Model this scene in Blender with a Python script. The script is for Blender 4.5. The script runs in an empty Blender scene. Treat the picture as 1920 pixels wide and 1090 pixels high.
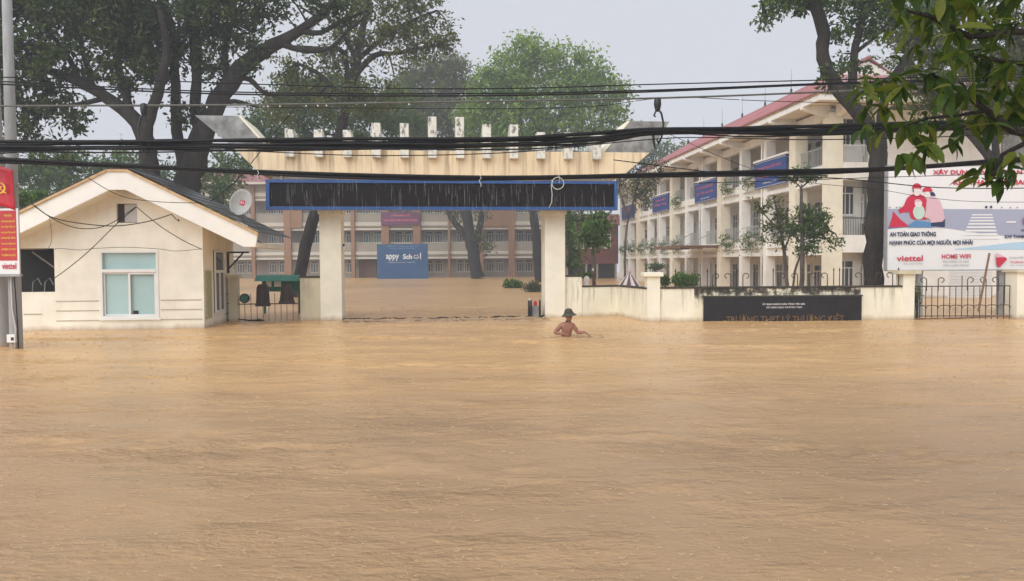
import bpy, bmesh, math, random
import numpy as np
from mathutils import Matrix, Vector
R = math.radians
S = bpy.context.scene
COL = S.collection
random.seed(7)

# ------------------------------------------------------------------ camera
F, CX, CY, HY, CH = 1450.0, 960.0, 545.0, 492.0, 2.0
PITCH = math.atan((CY - HY) / F)
ROLL = R(-0.35)
cam_d = bpy.data.cameras.new('camera')
cam_d.sensor_width = 36.0
cam_d.lens = 36.0 * F / 1920.0
cam_d.clip_start = 0.05
cam_d.clip_end = 1500
cam = bpy.data.objects.new('camera', cam_d)
COL.objects.link(cam)
CM = Matrix.Rotation(math.pi / 2 - PITCH, 4, 'X') @ Matrix.Rotation(ROLL, 4, 'Z')
cam.matrix_world = Matrix.Translation((0, 0, CH)) @ CM
S.camera = cam

# ------------------------------------------------------------------ sky, sun, exposure
SUN_EL, SUN_AZ = R(38), R(214)        # overcast: soft sun added behind the camera to brighten the walls
w = bpy.data.worlds.new('World'); S.world = w; w.use_nodes = True
nt = w.node_tree; nt.nodes.clear()
sky = nt.nodes.new('ShaderNodeTexSky'); sky.sky_type = 'NISHITA'; sky.sun_disc = False
sky.sun_elevation = SUN_EL; sky.sun_rotation = SUN_AZ
hs = nt.nodes.new('ShaderNodeHueSaturation'); hs.inputs['Saturation'].default_value = 0.25
mx = nt.nodes.new('ShaderNodeMix'); mx.data_type = 'RGBA'; mx.inputs[0].default_value = 0.90
mx.inputs[7].default_value = (7.35, 7.6, 8.3, 1)      # the even grey of the cloud deck
bg = nt.nodes.new('ShaderNodeBackground'); bg.inputs[1].default_value = 0.05
wo = nt.nodes.new('ShaderNodeOutputWorld')
nt.links.new(sky.outputs[0], hs.inputs['Color']); nt.links.new(hs.outputs[0], mx.inputs[6])
nt.links.new(mx.outputs[2], bg.inputs[0]); nt.links.new(bg.outputs[0], wo.inputs[0])
sd = bpy.data.lights.new('sun', 'SUN'); sd.energy = 1.5; sd.angle = R(70); sd.color = (1.0, 0.98, 0.95)
so = bpy.data.objects.new('sun', sd); COL.objects.link(so)
sdir = Vector((math.sin(SUN_AZ) * math.cos(SUN_EL), math.cos(SUN_AZ) * math.cos(SUN_EL), math.sin(SUN_EL)))
so.rotation_euler = sdir.to_track_quat('Z', 'Y').to_euler()
so.location = (0, -10, 30)
S.view_settings.view_transform = 'Standard'; S.view_settings.look = 'None'
S.view_settings.exposure = 1.0; S.view_settings.gamma = 1.0
S.view_settings.use_curve_mapping = False
S.render.engine = 'CYCLES'
S.cycles.max_bounces = 6; S.cycles.diffuse_bounces = 3; S.cycles.glossy_bounces = 3
S.cycles.transparent_max_bounces = 12; S.cycles.volume_bounces = 0
S.cycles.use_denoising = True

# ------------------------------------------------------------------ helpers
M3 = CM.to_3x3()
def ray(px, py):
    return M3 @ Vector(((px - CX) / F, (CY - py) / F, -1.0))
def P(px, py, Y):
    """world point at depth Y seen at pixel px,py of the photograph"""
    d = ray(px, py); t = Y / d.y
    return Vector((d.x * t, Y, CH + d.z * t))
def mpp(Y): return Y / F                       # metres per pixel at depth Y
class Frame:
    """a vertical working plane: origin on the ground, turned by th about Z"""
    def __init__(s, org, th):
        s.o = Vector((org[0], org[1], 0)); s.th = th
        s.u = Vector((math.cos(th), math.sin(th), 0)); s.n = Vector((-math.sin(th), math.cos(th), 0))
    def hit(s, px, py, yo=0.0):
        d = ray(px, py); c = Vector((0, 0, CH))
        t = ((s.o + s.n * yo) - c).dot(s.n) / d.dot(s.n)
        p = c + d * t
        return (p - s.o).dot(s.u), p.z
    def x(s, px, yo=0.0, py=500): return s.hit(px, py, yo)[0]
    def z(s, px, py, yo=0.0): return s.hit(px, py, yo)[1]

def tag(o, label=None, cat=None, group=None, kind=None):
    if label: o['label'] = label
    if cat: o['category'] = cat
    if group: o['group'] = group
    if kind: o['kind'] = kind
    return o
def thing(name, label, cat, loc=(0, 0, 0), rz=0.0, group=None):
    o = bpy.data.objects.new(name, None); COL.objects.link(o)
    o.empty_display_size = 0.2
    o.location = loc; o.rotation_euler = (0, 0, rz)
    return tag(o, label, cat, group)
def link(name, me, parent=None, loc=None, rot=None):
    o = bpy.data.objects.new(name, me); COL.objects.link(o)
    if parent: o.parent = parent
    if loc is not None: o.location = loc
    if rot is not None: o.rotation_euler = rot
    return o

class MB:
    """collects shapes, then links them as ONE mesh object"""
    def __init__(s): s.v = []; s.f = []; s.m = []; s.mi = 0
    def add(s, vs, fs):
        b = len(s.v); s.v += [tuple(v) for v in vs]
        for f in fs: s.f.append([i + b for i in f]); s.m.append(s.mi)
        return s
    def box(s, x0, x1, y0, y1, z0, z1):
        return s.add([(x0, y0, z0), (x1, y0, z0), (x1, y1, z0), (x0, y1, z0), (x0, y0, z1), (x1, y0, z1), (x1, y1, z1), (x0, y1, z1)],
                     [(0, 3, 2, 1), (4, 5, 6, 7), (0, 1, 5, 4), (1, 2, 6, 5), (2, 3, 7, 6), (3, 0, 4, 7)])
    def prism(s, poly, y0, y1):
        """poly in x,z swept along y"""
        n = len(poly)
        a = sum(poly[i][0] * poly[(i + 1) % n][1] - poly[(i + 1) % n][0] * poly[i][1] for i in range(n))
        if a < 0: poly = poly[::-1]
        vs = [(x, y0, z) for x, z in poly] + [(x, y1, z) for x, z in poly]
        fs = [tuple(range(n)), tuple(range(2 * n - 1, n - 1, -1))]
        fs += [((i + 1) % n, i, i + n, (i + 1) % n + n) for i in range(n)]
        return s.add(vs, fs)
    def prism_x(s, poly, x0, x1):
        """poly in y,z swept along x"""
        n = len(poly)
        a = sum(poly[i][0] * poly[(i + 1) % n][1] - poly[(i + 1) % n][0] * poly[i][1] for i in range(n))
        if a < 0: poly = poly[::-1]
        vs = [(x0, y, z) for y, z in poly] + [(x1, y, z) for y, z in poly]
        fs = [tuple(range(n - 1, -1, -1)), tuple(range(n, 2 * n))]
        fs += [(i, (i + 1) % n, (i + 1) % n + n, i + n) for i in range(n)]
        return s.add(vs, fs)
    def tube(s, pts, rs, n=6, cap=True):
        pts = [Vector(p) for p in pts]
        if not hasattr(rs, '__len__'): rs = [rs] * len(pts)
        b = len(s.v); up = None
        for i, p in enumerate(pts):
            d = (pts[min(i + 1, len(pts) - 1)] - pts[max(i - 1, 0)])
            if d.length < 1e-9: d = Vector((0, 0, 1))
            d.normalize()
            if up is None:
                up = Vector((0, 0, 1)) if abs(d.z) < 0.9 else Vector((1, 0, 0))
            x = d.cross(up)
            if x.length < 1e-6: x = d.orthogonal()
            x.normalize(); up = x.cross(d).normalized()
            for k in range(n):
                a = 2 * math.pi * k / n
                s.v.append(tuple(p + (x * math.cos(a) + up * math.sin(a)) * rs[i]))
        for i in range(len(pts) - 1):
            for k in range(n):
                a = b + i * n + k; c = b + i * n + (k + 1) % n
                s.f.append([a, c, c + n, a + n]); s.m.append(s.mi)
        if cap:
            s.f.append([b + k for k in range(n)][::-1]); s.m.append(s.mi)
            e = b + (len(pts) - 1) * n
            s.f.append([e + k for k in range(n)]); s.m.append(s.mi)
        return s
    def lathe(s, prof, n=24, c=(0, 0, 0), sx=1.0, sy=1.0, cap=True):
        b = len(s.v)
        for r, z in prof:
            for k in range(n):
                a = 2 * math.pi * k / n
                s.v.append((c[0] + r * sx * math.cos(a), c[1] + r * sy * math.sin(a), c[2] + z))
        for i in range(len(prof) - 1):
            for k in range(n):
                a = b + i * n + k; d = b + i * n + (k + 1) % n
                s.f.append([a, d, d + n, a + n]); s.m.append(s.mi)
        if cap:
            s.f.append([b + (len(prof) - 1) * n + k for k in range(n)]); s.m.append(s.mi)
            s.f.append([b + k for k in range(n)][::-1]); s.m.append(s.mi)
        return s
    def mesh(s, name, mats, smooth=False):
        me = bpy.data.meshes.new(name)
        me.from_pydata(s.v, [], s.f)
        for m in (mats if isinstance(mats, (list, tuple)) else [mats]): me.materials.append(m)
        if any(s.m): me.polygons.foreach_set('material_index', s.m)
        if smooth: me.polygons.foreach_set('use_smooth', [True] * len(me.polygons))
        me.update()
        return me
    def build(s, name, mats, parent=None, smooth=False, bevel=0.0, loc=None, rot=None):
        o = link(name, s.mesh(name, mats, smooth), parent, loc, rot)
        if bevel:
            b = o.modifiers.new('bevel', 'BEVEL'); b.width = bevel; b.segments = 2; b.limit_method = 'ANGLE'
        return o
def box(name, x0, x1, y0, y1, z0, z1, m, parent=None, bevel=0.0):
    return MB().box(x0, x1, y0, y1, z0, z1).build(name, m, parent, bevel=bevel)

# ------------------------------------------------------------------ materials
def newmat(name):
    m = bpy.data.materials.new(name); m.use_nodes = True
    t = m.node_tree; b = t.nodes['Principled BSDF']
    return m, t, b
def node(t, typ, **k):
    n = t.nodes.new(typ)
    for a, v in k.items(): setattr(n, a, v)
    return n
def noise(t, scale=5.0, detail=4.0, sc=(1, 1, 1), rough=0.55, coord='Object'):
    tc = node(t, 'ShaderNodeTexCoord'); mp = node(t, 'ShaderNodeMapping'); mp.inputs['Scale'].default_value = sc
    n = node(t, 'ShaderNodeTexNoise'); n.inputs['Scale'].default_value = scale; n.inputs['Detail'].default_value = detail
    n.inputs['Roughness'].default_value = rough
    t.links.new(tc.outputs[coord], mp.inputs[0]); t.links.new(mp.outputs[0], n.inputs['Vector'])
    return n
def ramp(t, src, p0, p1, c0=(0, 0, 0, 1), c1=(1, 1, 1, 1)):
    r = node(t, 'ShaderNodeValToRGB'); r.color_ramp.elements[0].position = p0; r.color_ramp.elements[1].position = p1
    r.color_ramp.elements[0].color = c0; r.color_ramp.elements[1].color = c1
    t.links.new(src, r.inputs[0]); return r
def mixc(t, fac, a, b, blend='MIX'):
    n = node(t, 'ShaderNodeMix', data_type='RGBA', blend_type=blend)
    for i, v in ((0, fac), (6, a), (7, b)):
        if hasattr(v, 'is_linked') or hasattr(v, 'links'): t.links.new(v, n.inputs[i])
        elif isinstance(v, (int, float)): n.inputs[i].default_value = v
        else: n.inputs[i].default_value = (*v[:3], 1)
    return n.outputs[2]
def mul(t, a, b, op='MULTIPLY'):
    n = node(t, 'ShaderNodeMath', operation=op)
    for i, v in ((0, a), (1, b)):
        if isinstance(v, (int, float)): n.inputs[i].default_value = v
        else: t.links.new(v, n.inputs[i])
    return n.outputs[0]
def bump(t, b, src, strength=0.2, dist=0.02):
    n = node(t, 'ShaderNodeBump'); n.inputs['Strength'].default_value = strength; n.inputs['Distance'].default_value = dist
    t.links.new(src, n.inputs['Height']); t.links.new(n.outputs[0], b.inputs['Normal']); return n
def mat(name, c, rough=0.7, var=0.12, scale=3.0, bmp=0.1, metal=0.0, spec=0.4, sc=(1, 1, 1)):
    m, t, b = newmat(name)
    n = noise(t, scale, 5, sc)
    r = ramp(t, n.outputs['Fac'], 0.3, 0.7)
    dark = [x * (1 - var) for x in c]; lite = [min(1, x * (1 + var * 0.6)) for x in c]
    t.links.new(mixc(t, r.outputs[0], dark, lite), b.inputs['Base Color'])
    b.inputs['Roughness'].default_value = rough; b.inputs['Metallic'].default_value = metal
    b.inputs['Specular IOR Level'].default_value = spec
    if bmp:
        n2 = noise(t, scale * 9, 3, sc); bump(t, b, n2.outputs['Fac'], bmp, 0.01)
    return m
def stained(name, c, stain, z0, z1, lo=0.52, hi=0.66, sx=5.0, sz=0.25, amount=0.85, blot=0.0, rough=0.75, base_grad=1.0):
    """plaster with dirty run marks that begin at height z1 and fade out by z0"""
    m, t, b = newmat(name)
    n0 = noise(t, 1.3, 5); r0 = ramp(t, n0.outputs['Fac'], 0.3, 0.7)
    base = mixc(t, r0.outputs[0], [x * 0.88 for x in c], [min(1, x * 1.05) for x in c])
    st = noise(t, sx, 5, (1, 1, sz), 0.65); rs = ramp(t, st.outputs['Fac'], lo, hi)
    tc = node(t, 'ShaderNodeTexCoord'); sp = node(t, 'ShaderNodeSeparateXYZ'); t.links.new(tc.outputs['Object'], sp.inputs[0])
    mr = node(t, 'ShaderNodeMapRange'); mr.inputs[1].default_value = z0; mr.inputs[2].default_value = z1
    t.links.new(sp.outputs[2], mr.inputs[0])
    fac = mul(t, mul(t, rs.outputs[0], mr.outputs[0]), amount)
    col = mixc(t, fac, base, stain)
    if blot:
        bn = noise(t, 2.2, 8, (1, 1, 1.6), 0.75)
        g = mul(t, mul(t, mr.outputs[0], 0.34), bn.outputs['Fac'], 'ADD')
        rb = ramp(t, g, 0.76, 0.86)
        col = mixc(t, mul(t, rb.outputs[0], blot), col, [x * 0.35 for x in stain])
    wn_ = noise(t, 2.5, 4, (1, 1, 0.3)); wz = mul(t, mul(t, wn_.outputs['Fac'], -0.28), sp.outputs[2], 'ADD')
    wr = node(t, 'ShaderNodeMapRange'); wr.inputs[1].default_value = -0.16; wr.inputs[2].default_value = 0.03; wr.inputs[3].default_value = 0.75; wr.inputs[4].default_value = 0.0
    t.links.new(wz, wr.inputs[0])
    col = mixc(t, wr.outputs[0], col, (0.36, 0.25, 0.14))
    t.links.new(col, b.inputs['Base Color']); b.inputs['Roughness'].default_value = rough
    bump(t, b, noise(t, 30, 3).outputs['Fac'], 0.15, 0.01)
    return m
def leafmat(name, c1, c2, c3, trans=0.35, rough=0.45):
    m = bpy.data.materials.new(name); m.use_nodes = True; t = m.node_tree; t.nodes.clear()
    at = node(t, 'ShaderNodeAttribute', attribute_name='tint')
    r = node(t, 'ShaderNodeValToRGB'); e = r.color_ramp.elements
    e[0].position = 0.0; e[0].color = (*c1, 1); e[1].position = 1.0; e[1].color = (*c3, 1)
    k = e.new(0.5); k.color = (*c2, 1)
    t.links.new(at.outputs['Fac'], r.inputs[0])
    b = node(t, 'ShaderNodeBsdfPrincipled'); b.inputs['Roughness'].default_value = rough; b.inputs['Specular IOR Level'].default_value = 0.18
    tr = node(t, 'ShaderNodeBsdfTranslucent'); mxs = node(t, 'ShaderNodeMixShader'); mxs.inputs[0].default_value = trans
    o = node(t, 'ShaderNodeOutputMaterial')
    t.links.new(r.outputs[0], b.inputs['Base Color'])
    t.links.new(mixc(t, 1.0, r.outputs[0], (1.3, 1.5, 0.6), 'MULTIPLY'), tr.inputs[0])
    t.links.new(b.outputs[0], mxs.inputs[1]); t.links.new(tr.outputs[0], mxs.inputs[2]); t.links.new(mxs.outputs[0], o.inputs[0])
    return m

M = {}
M['cream'] = stained('cream_plaster', (0.86, 0.79, 0.64), (0.42, 0.36, 0.24), 1.0, 6.0, 0.55, 0.8, 4, 0.2, 0.35)
M['house'] = stained('house_plaster', (0.92, 0.88, 0.76), (0.5, 0.42, 0.28), -1.0, 1.6, 0.5, 0.8, 3, 0.3, 0.25)
M['house_white'] = mat('white_fascia_paint', (0.93, 0.91, 0.84), 0.6, 0.06, 2)
M['peach'] = mat('peach_paint', (0.84, 0.75, 0.60), 0.7, 0.1, 1.5)
M['yellow'] = mat('pale_yellow_paint', (0.88, 0.82, 0.66), 0.7, 0.1, 1.5)
M['bwhite'] = stained('building_white', (0.92, 0.90, 0.84), (0.42, 0.38, 0.3), 0, 11, 0.5, 0.75, 3, 0.2, 0.35)
M['pillar'] = stained('pillar_plaster', (0.89, 0.855, 0.71), (0.6, 0.5, 0.28), 2.0, 4.2, 0.45, 0.7, 3, 0.3, 0.35)
M['beam'] = stained('stained_beam', (0.82, 0.67, 0.45), (0.20, 0.13, 0.065), 4.0, 5.8, 0.48, 0.66, 6.5, 0.06, 0.75)
M['fin'] = stained('weathered_fin', (0.72, 0.71, 0.64), (0.10, 0.10, 0.075), 4.6, 6.6, 0.50, 0.60, 7, 0.5, 0.9)
M['horn'] = mat('wet_grey_cement', (0.27, 0.275, 0.265), 0.5, 0.6, 2.6)
M['wall'] = stained('yard_wall_plaster', (0.88, 0.84, 0.69), (0.10, 0.09, 0.06), 0.1, 1.3, 0.50, 0.66, 7, 0.10, 0.6)
M['wall_mold'] = stained('mouldy_wall_plaster', (0.84, 0.78, 0.60), (0.07, 0.06, 0.04), 0.4, 0.95, 0.46, 0.56, 6, 0.3, 0.9, blot=0.95)
M['wall_top'] = mat('black_mould_coping', (0.06, 0.055, 0.04), 0.9, 0.5, 6)
M['wall_old'] = stained('old_grey_plaster', (0.66, 0.60, 0.44), (0.3, 0.27, 0.18), -0.5, 1.6, 0.5, 0.7, 3, 0.3, 0.6)
M['plaque'] = mat('olive_plaque', (0.42, 0.42, 0.24), 0.8, 0.3, 14)
M['granite'] = mat('black_granite', (0.013, 0.014, 0.017), 0.28, 0.4, 5, 0.02)
M['letter_white'] = mat('white_letter', (0.75, 0.75, 0.72), 0.5, 0.02, 3, 0)
M['letter_brown'] = mat('tarnished_brass_letter', (0.20, 0.115, 0.05), 0.6, 0.4, 8, 0)
M['blue'] = mat('blue_frame', (0.025, 0.085, 0.26), 0.35, 0.12, 3, 0.02)
M['led'] = mat('dark_led_panel', (0.007, 0.0045, 0.0045), 0.6, 0.4, 3, 0.0, 0, 0.15)
M['steel'] = mat('dull_steel', (0.33, 0.34, 0.34), 0.5, 0.2, 5)
M['iron'] = mat('rusty_dark_iron', (0.05, 0.035, 0.028), 0.6, 0.5, 8)
M['rust'] = mat('brown_rust', (0.22, 0.12, 0.07), 0.75, 0.4, 9)
M['white_frame'] = mat('white_window_frame', (0.82, 0.82, 0.80), 0.35, 0.04, 2, 0)
M['film'] = mat('pale_cyan_window_film', (0.42, 0.60, 0.60), 0.22, 0.08, 0.8, 0, spec=0.6)
M['glass'] = mat('dark_window_glass', (0.055, 0.062, 0.065), 0.12, 0.2, 1.0, 0, spec=0.7)
M['teal_glass'] = mat('teal_window_glass', (0.09, 0.2, 0.19), 0.2, 0.2, 1.0, 0, spec=0.6)
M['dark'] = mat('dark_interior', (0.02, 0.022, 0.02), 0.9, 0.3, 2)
M['tile_orange'] = mat('orange_fascia_edge', (0.62, 0.42, 0.22), 0.7, 0.25, 6)
M['slate'] = mat('dark_roof_sheet', (0.045, 0.047, 0.05), 0.35, 0.35, 5)
M['red_roof'] = mat('faded_red_roof', (0.37, 0.15, 0.155), 0.45, 0.22, 0.7, 0.1)
M['gutter'] = mat('rusting_gutter', (0.50, 0.34, 0.2), 0.8, 0.5, 3)
M['soffit'] = mat('soffit_paint', (0.80, 0.75, 0.66), 0.8, 0.1, 1)
M['shaded_wall'] = mat('shaded_corridor_wall', (0.74, 0.71, 0.64), 0.8, 0.12, 0.8)  # corridor shade put into the wall colour, greyer than the outer walls
M['rail_grey'] = mat('grey_railing', (0.42, 0.41, 0.38), 0.6, 0.15, 3)
M['far_grey'] = mat('far_grey_plaster', (0.33, 0.295, 0.24), 0.8, 0.1, 0.5)
M['far_white'] = mat('far_white_band', (0.56, 0.52, 0.44), 0.7, 0.1, 0.5)
M['far_orange'] = mat('terracotta_column', (0.29, 0.165, 0.095), 0.8, 0.15, 0.4)
M['maroon'] = mat('maroon_wall', (0.17, 0.055, 0.04), 0.8, 0.25, 0.6)
M['purple'] = mat('purple_banner', (0.14, 0.05, 0.11), 0.6, 0.1, 1, 0)
M['banner'] = mat('navy_banner', (0.02, 0.065, 0.26), 0.45, 0.1, 2, 0.02)
M['pink'] = mat('pink_letter', (0.72, 0.16, 0.2), 0.6, 0.05, 2, 0)
M['happy_blue'] = mat('poster_blue', (0.028, 0.09, 0.21), 0.5, 0.12, 0.6, 0)
M['green_roof'] = mat('green_painted_steel', (0.03, 0.16, 0.11), 0.45, 0.2, 4)
M['paper'] = mat('white_paper', (0.8, 0.8, 0.78), 0.7, 0.05, 4, 0)
M['bag'] = mat('dark_brown_canvas', (0.055, 0.038, 0.032), 0.75, 0.3, 5)
M['black'] = mat('black_rubber', (0.014, 0.014, 0.015), 0.4, 0.3, 6, 0.02)
M['cable'] = mat('black_cable', (0.004, 0.004, 0.005), 0.4, 0.3, 6, 0.0, 0, 0.2)
M['cable_grey'] = mat('grey_cable', (0.10, 0.105, 0.09), 0.35, 0.3, 6, 0.0)
M['cord_white'] = mat('white_cord', (0.55, 0.55, 0.52), 0.5, 0.1, 6, 0.0)
M['concrete'] = stained('pole_concrete', (0.34, 0.34, 0.33), (0.12, 0.12, 0.11), -1, 9, 0.45, 0.7, 6, 0.15, 0.6)
M['red_cloth'] = mat('red_flag', (0.60, 0.012, 0.03), 0.35, 0.2, 4, 0.02)
M['sign_red'] = mat('red_sign_print', (0.50, 0.03, 0.03), 0.4, 0.08, 4, 0)
M['gold'] = mat('yellow_print', (0.85, 0.55, 0.06), 0.5, 0.05, 4, 0)
M['white_print'] = mat('white_print', (0.78, 0.78, 0.78), 0.45, 0.03, 1, 0)
M['red_print'] = mat('red_print', (0.55, 0.02, 0.06), 0.5, 0.03, 1, 0)
M['navy_print'] = mat('navy_print', (0.02, 0.035, 0.09), 0.5, 0.03, 1, 0)
M['grey_print'] = mat('grey_print', (0.30, 0.30, 0.32), 0.5, 0.03, 1, 0)
M['pink_print'] = mat('pale_pink_print', (0.68, 0.45, 0.50), 0.5, 0.03, 1, 0)
M['skin_print'] = mat('pale_skin_print', (0.76, 0.68, 0.66), 0.5, 0.03, 1, 0)
M['mint_print'] = mat('mint_print', (0.50, 0.66, 0.58), 0.5, 0.03, 1, 0)
M['road_print'] = mat('lavender_grey_print', (0.36, 0.38, 0.50), 0.5, 0.05, 1, 0)
M['sky_print'] = mat('pale_blue_print', (0.42, 0.60, 0.74), 0.5, 0.05, 1, 0)
M['blue_print'] = mat('mid_blue_print', (0.10, 0.24, 0.46), 0.5, 0.05, 1, 0)
M['stripe_brown'] = mat('brown_umbrella_cloth', (0.16, 0.09, 0.08), 0.7, 0.2, 6)
M['stripe_white'] = mat('white_umbrella_cloth', (0.72, 0.66, 0.64), 0.7, 0.1, 6)
M['marble'] = mat('white_stone', (0.85, 0.84, 0.82), 0.5, 0.06, 6)
M['bark'] = mat('wet_dark_bark', (0.040, 0.035, 0.028), 0.75, 0.5, 3, 0.9, 0, 0.2, sc=(1, 1, 0.35))
M['bark_pale'] = mat('grey_bark', (0.13, 0.11, 0.09), 0.8, 0.4, 5, 0.6, sc=(1, 1, 0.3))
for k_ in ('bark', 'bark_pale'):
    for n_ in M[k_].node_tree.nodes:
        if n_.type == 'BUMP': n_.inputs['Distance'].default_value = 0.09; n_.inputs['Strength'].default_value = 1.0
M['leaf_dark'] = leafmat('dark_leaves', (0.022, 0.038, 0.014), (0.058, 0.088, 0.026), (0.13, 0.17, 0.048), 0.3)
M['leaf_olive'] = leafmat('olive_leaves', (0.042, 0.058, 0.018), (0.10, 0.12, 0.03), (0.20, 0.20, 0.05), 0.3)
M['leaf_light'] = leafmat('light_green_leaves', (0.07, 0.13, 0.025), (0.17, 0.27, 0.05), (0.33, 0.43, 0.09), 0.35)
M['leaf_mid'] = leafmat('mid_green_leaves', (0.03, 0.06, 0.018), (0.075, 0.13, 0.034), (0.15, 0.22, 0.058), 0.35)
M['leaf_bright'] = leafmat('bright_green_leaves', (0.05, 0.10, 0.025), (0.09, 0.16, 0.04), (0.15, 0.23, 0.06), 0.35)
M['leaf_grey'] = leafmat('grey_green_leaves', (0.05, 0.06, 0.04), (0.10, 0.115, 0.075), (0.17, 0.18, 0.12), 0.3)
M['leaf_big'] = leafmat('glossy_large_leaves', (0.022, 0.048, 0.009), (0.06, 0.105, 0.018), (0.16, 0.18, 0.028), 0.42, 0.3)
M['skin'] = mat('tanned_skin', (0.32, 0.14, 0.09), 0.4, 0.12, 9, 0.05)
M['helmet'] = mat('olive_felt_helmet', (0.075, 0.068, 0.05), 0.8, 0.2, 20)
M['shorts'] = mat('dark_shorts', (0.02, 0.022, 0.03), 0.8, 0.2, 9)
m, t, b = newmat('falling_water')
b.inputs['Base Color'].default_value = (0.8, 0.82, 0.85, 1); b.inputs['Roughness'].default_value = 0.2
b.inputs['Alpha'].default_value = 0.2
M['drip'] = m

# muddy flood water: opaque silt colour, wet gloss, wind and current ripples as relief
m, t, b = newmat('muddy_flood_water')
tc = node(t, 'ShaderNodeTexCoord'); sp = node(t, 'ShaderNodeSeparateXYZ'); t.links.new(tc.outputs['Object'], sp.inputs[0])
pl_n = noise(t, 0.22, 5, (0.6, 1.4, 1), 0.6)
pln = mul(t, mul(t, sp.outputs[0], 0.10), sp.outputs[1], 'ADD'); pln = mul(t, mul(t, pl_n.outputs['Fac'], 9.0), pln, 'ADD')
mr = node(t, 'ShaderNodeMapRange', interpolation_type='SMOOTHSTEP'); mr.inputs[1].default_value = 11.5; mr.inputs[2].default_value = 21.0
t.links.new(pln, mr.inputs[0])                # the sandier current that comes out of the school yard
col = mixc(t, mr.outputs[0], (0.475, 0.305, 0.162), (0.69, 0.418, 0.185))
geo = noise(t, 0.5, 6, (0.8, 1.8, 1), 0.65); r1 = ramp(t, geo.outputs['Fac'], 0.35, 0.68, (0.90, 0.90, 0.90, 1), (1.06, 1.06, 1.06, 1))
col = mixc(t, 1.0, col, r1.outputs[0], 'MULTIPLY')
fo = noise(t, 11.0, 3, (1, 1.9, 1), 0.75); r2 = ramp(t, fo.outputs['Fac'], 0.60, 0.74)
col = mixc(t, mul(t, r2.outputs[0], 0.28), col, (0.78, 0.58, 0.34))
pt = noise(t, 0.42, 5, (0.8, 1.7, 1), 0.62); rp_ = ramp(t, pt.outputs['Fac'], 0.48, 0.68)
dk = noise(t, 10.0, 4, (1, 1.7, 1), 0.75); r3 = ramp(t, dk.outputs['Fac'], 0.53, 0.72)
col = mixc(t, mul(t, mul(t, r3.outputs[0], rp_.outputs[0]), 0.26), col, (0.24, 0.15, 0.08))
t.links.new(col, b.inputs['Base Color'])
b.inputs['Roughness'].default_value = 0.22; b.inputs['IOR'].default_value = 1.33
nb1 = noise(t, 3.2, 6, (1, 1.5, 1), 0.68); nb2 = noise(t, 15.0, 3, (1, 1.25, 1), 0.65)
amp = mul(t, mul(t, rp_.outputs[0], 0.80), 0.28, 'ADD')
h = mul(t, mul(t, nb1.outputs['Fac'], 1.0), mul(t, nb2.outputs['Fac'], 0.34), 'ADD')
h = mul(t, h, amp)
bn = bump(t, b, h, 1.0, 0.085)
M['water'] = m
M['vent_grey'] = mat('grey_vent_board', (0.52, 0.51, 0.50), 0.7, 0.1, 4)
M['groove'] = mat('brown_groove', (0.50, 0.43, 0.32), 0.8, 0.1, 4)
M['foam'] = mat('rain_pock_foam', (0.70, 0.50, 0.29), 0.35, 0.1, 5, 0)
M['mud'] = mat('flooded_earth', (0.20, 0.13, 0.07), 0.9, 0.2, 1)

# ------------------------------------------------------------------ setting: ground, water, haze
XL, XR, YN, YF = -88, 88, -3.0, 150.0
g = MB().box(XL, XR, YN, YF, -1.6, -1.2).build('ground', M['mud']); g['kind'] = 'structure'
def grid_noise(nx, ny, cx, cy, rng):
    """smooth value noise with cx by cy cells"""
    g0 = rng.random((cy + 2, cx + 2)); yy = np.linspace(0, cy, ny); xx = np.linspace(0, cx, nx)
    iy = np.minimum(yy.astype(int), cy); ix = np.minimum(xx.astype(int), cx)
    fy = yy - iy; fx = xx - ix; fy = fy * fy * (3 - 2 * fy); fx = fx * fx * (3 - 2 * fx)
    a = g0[np.ix_(iy, ix)]; b_ = g0[np.ix_(iy, ix + 1)]; c = g0[np.ix_(iy + 1, ix)]; d = g0[np.ix_(iy + 1, ix + 1)]
    return (a * (1 - fx) + b_ * fx) * (1 - fy[:, None]) + (c * (1 - fx) + d * fx) * fy[:, None]
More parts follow.
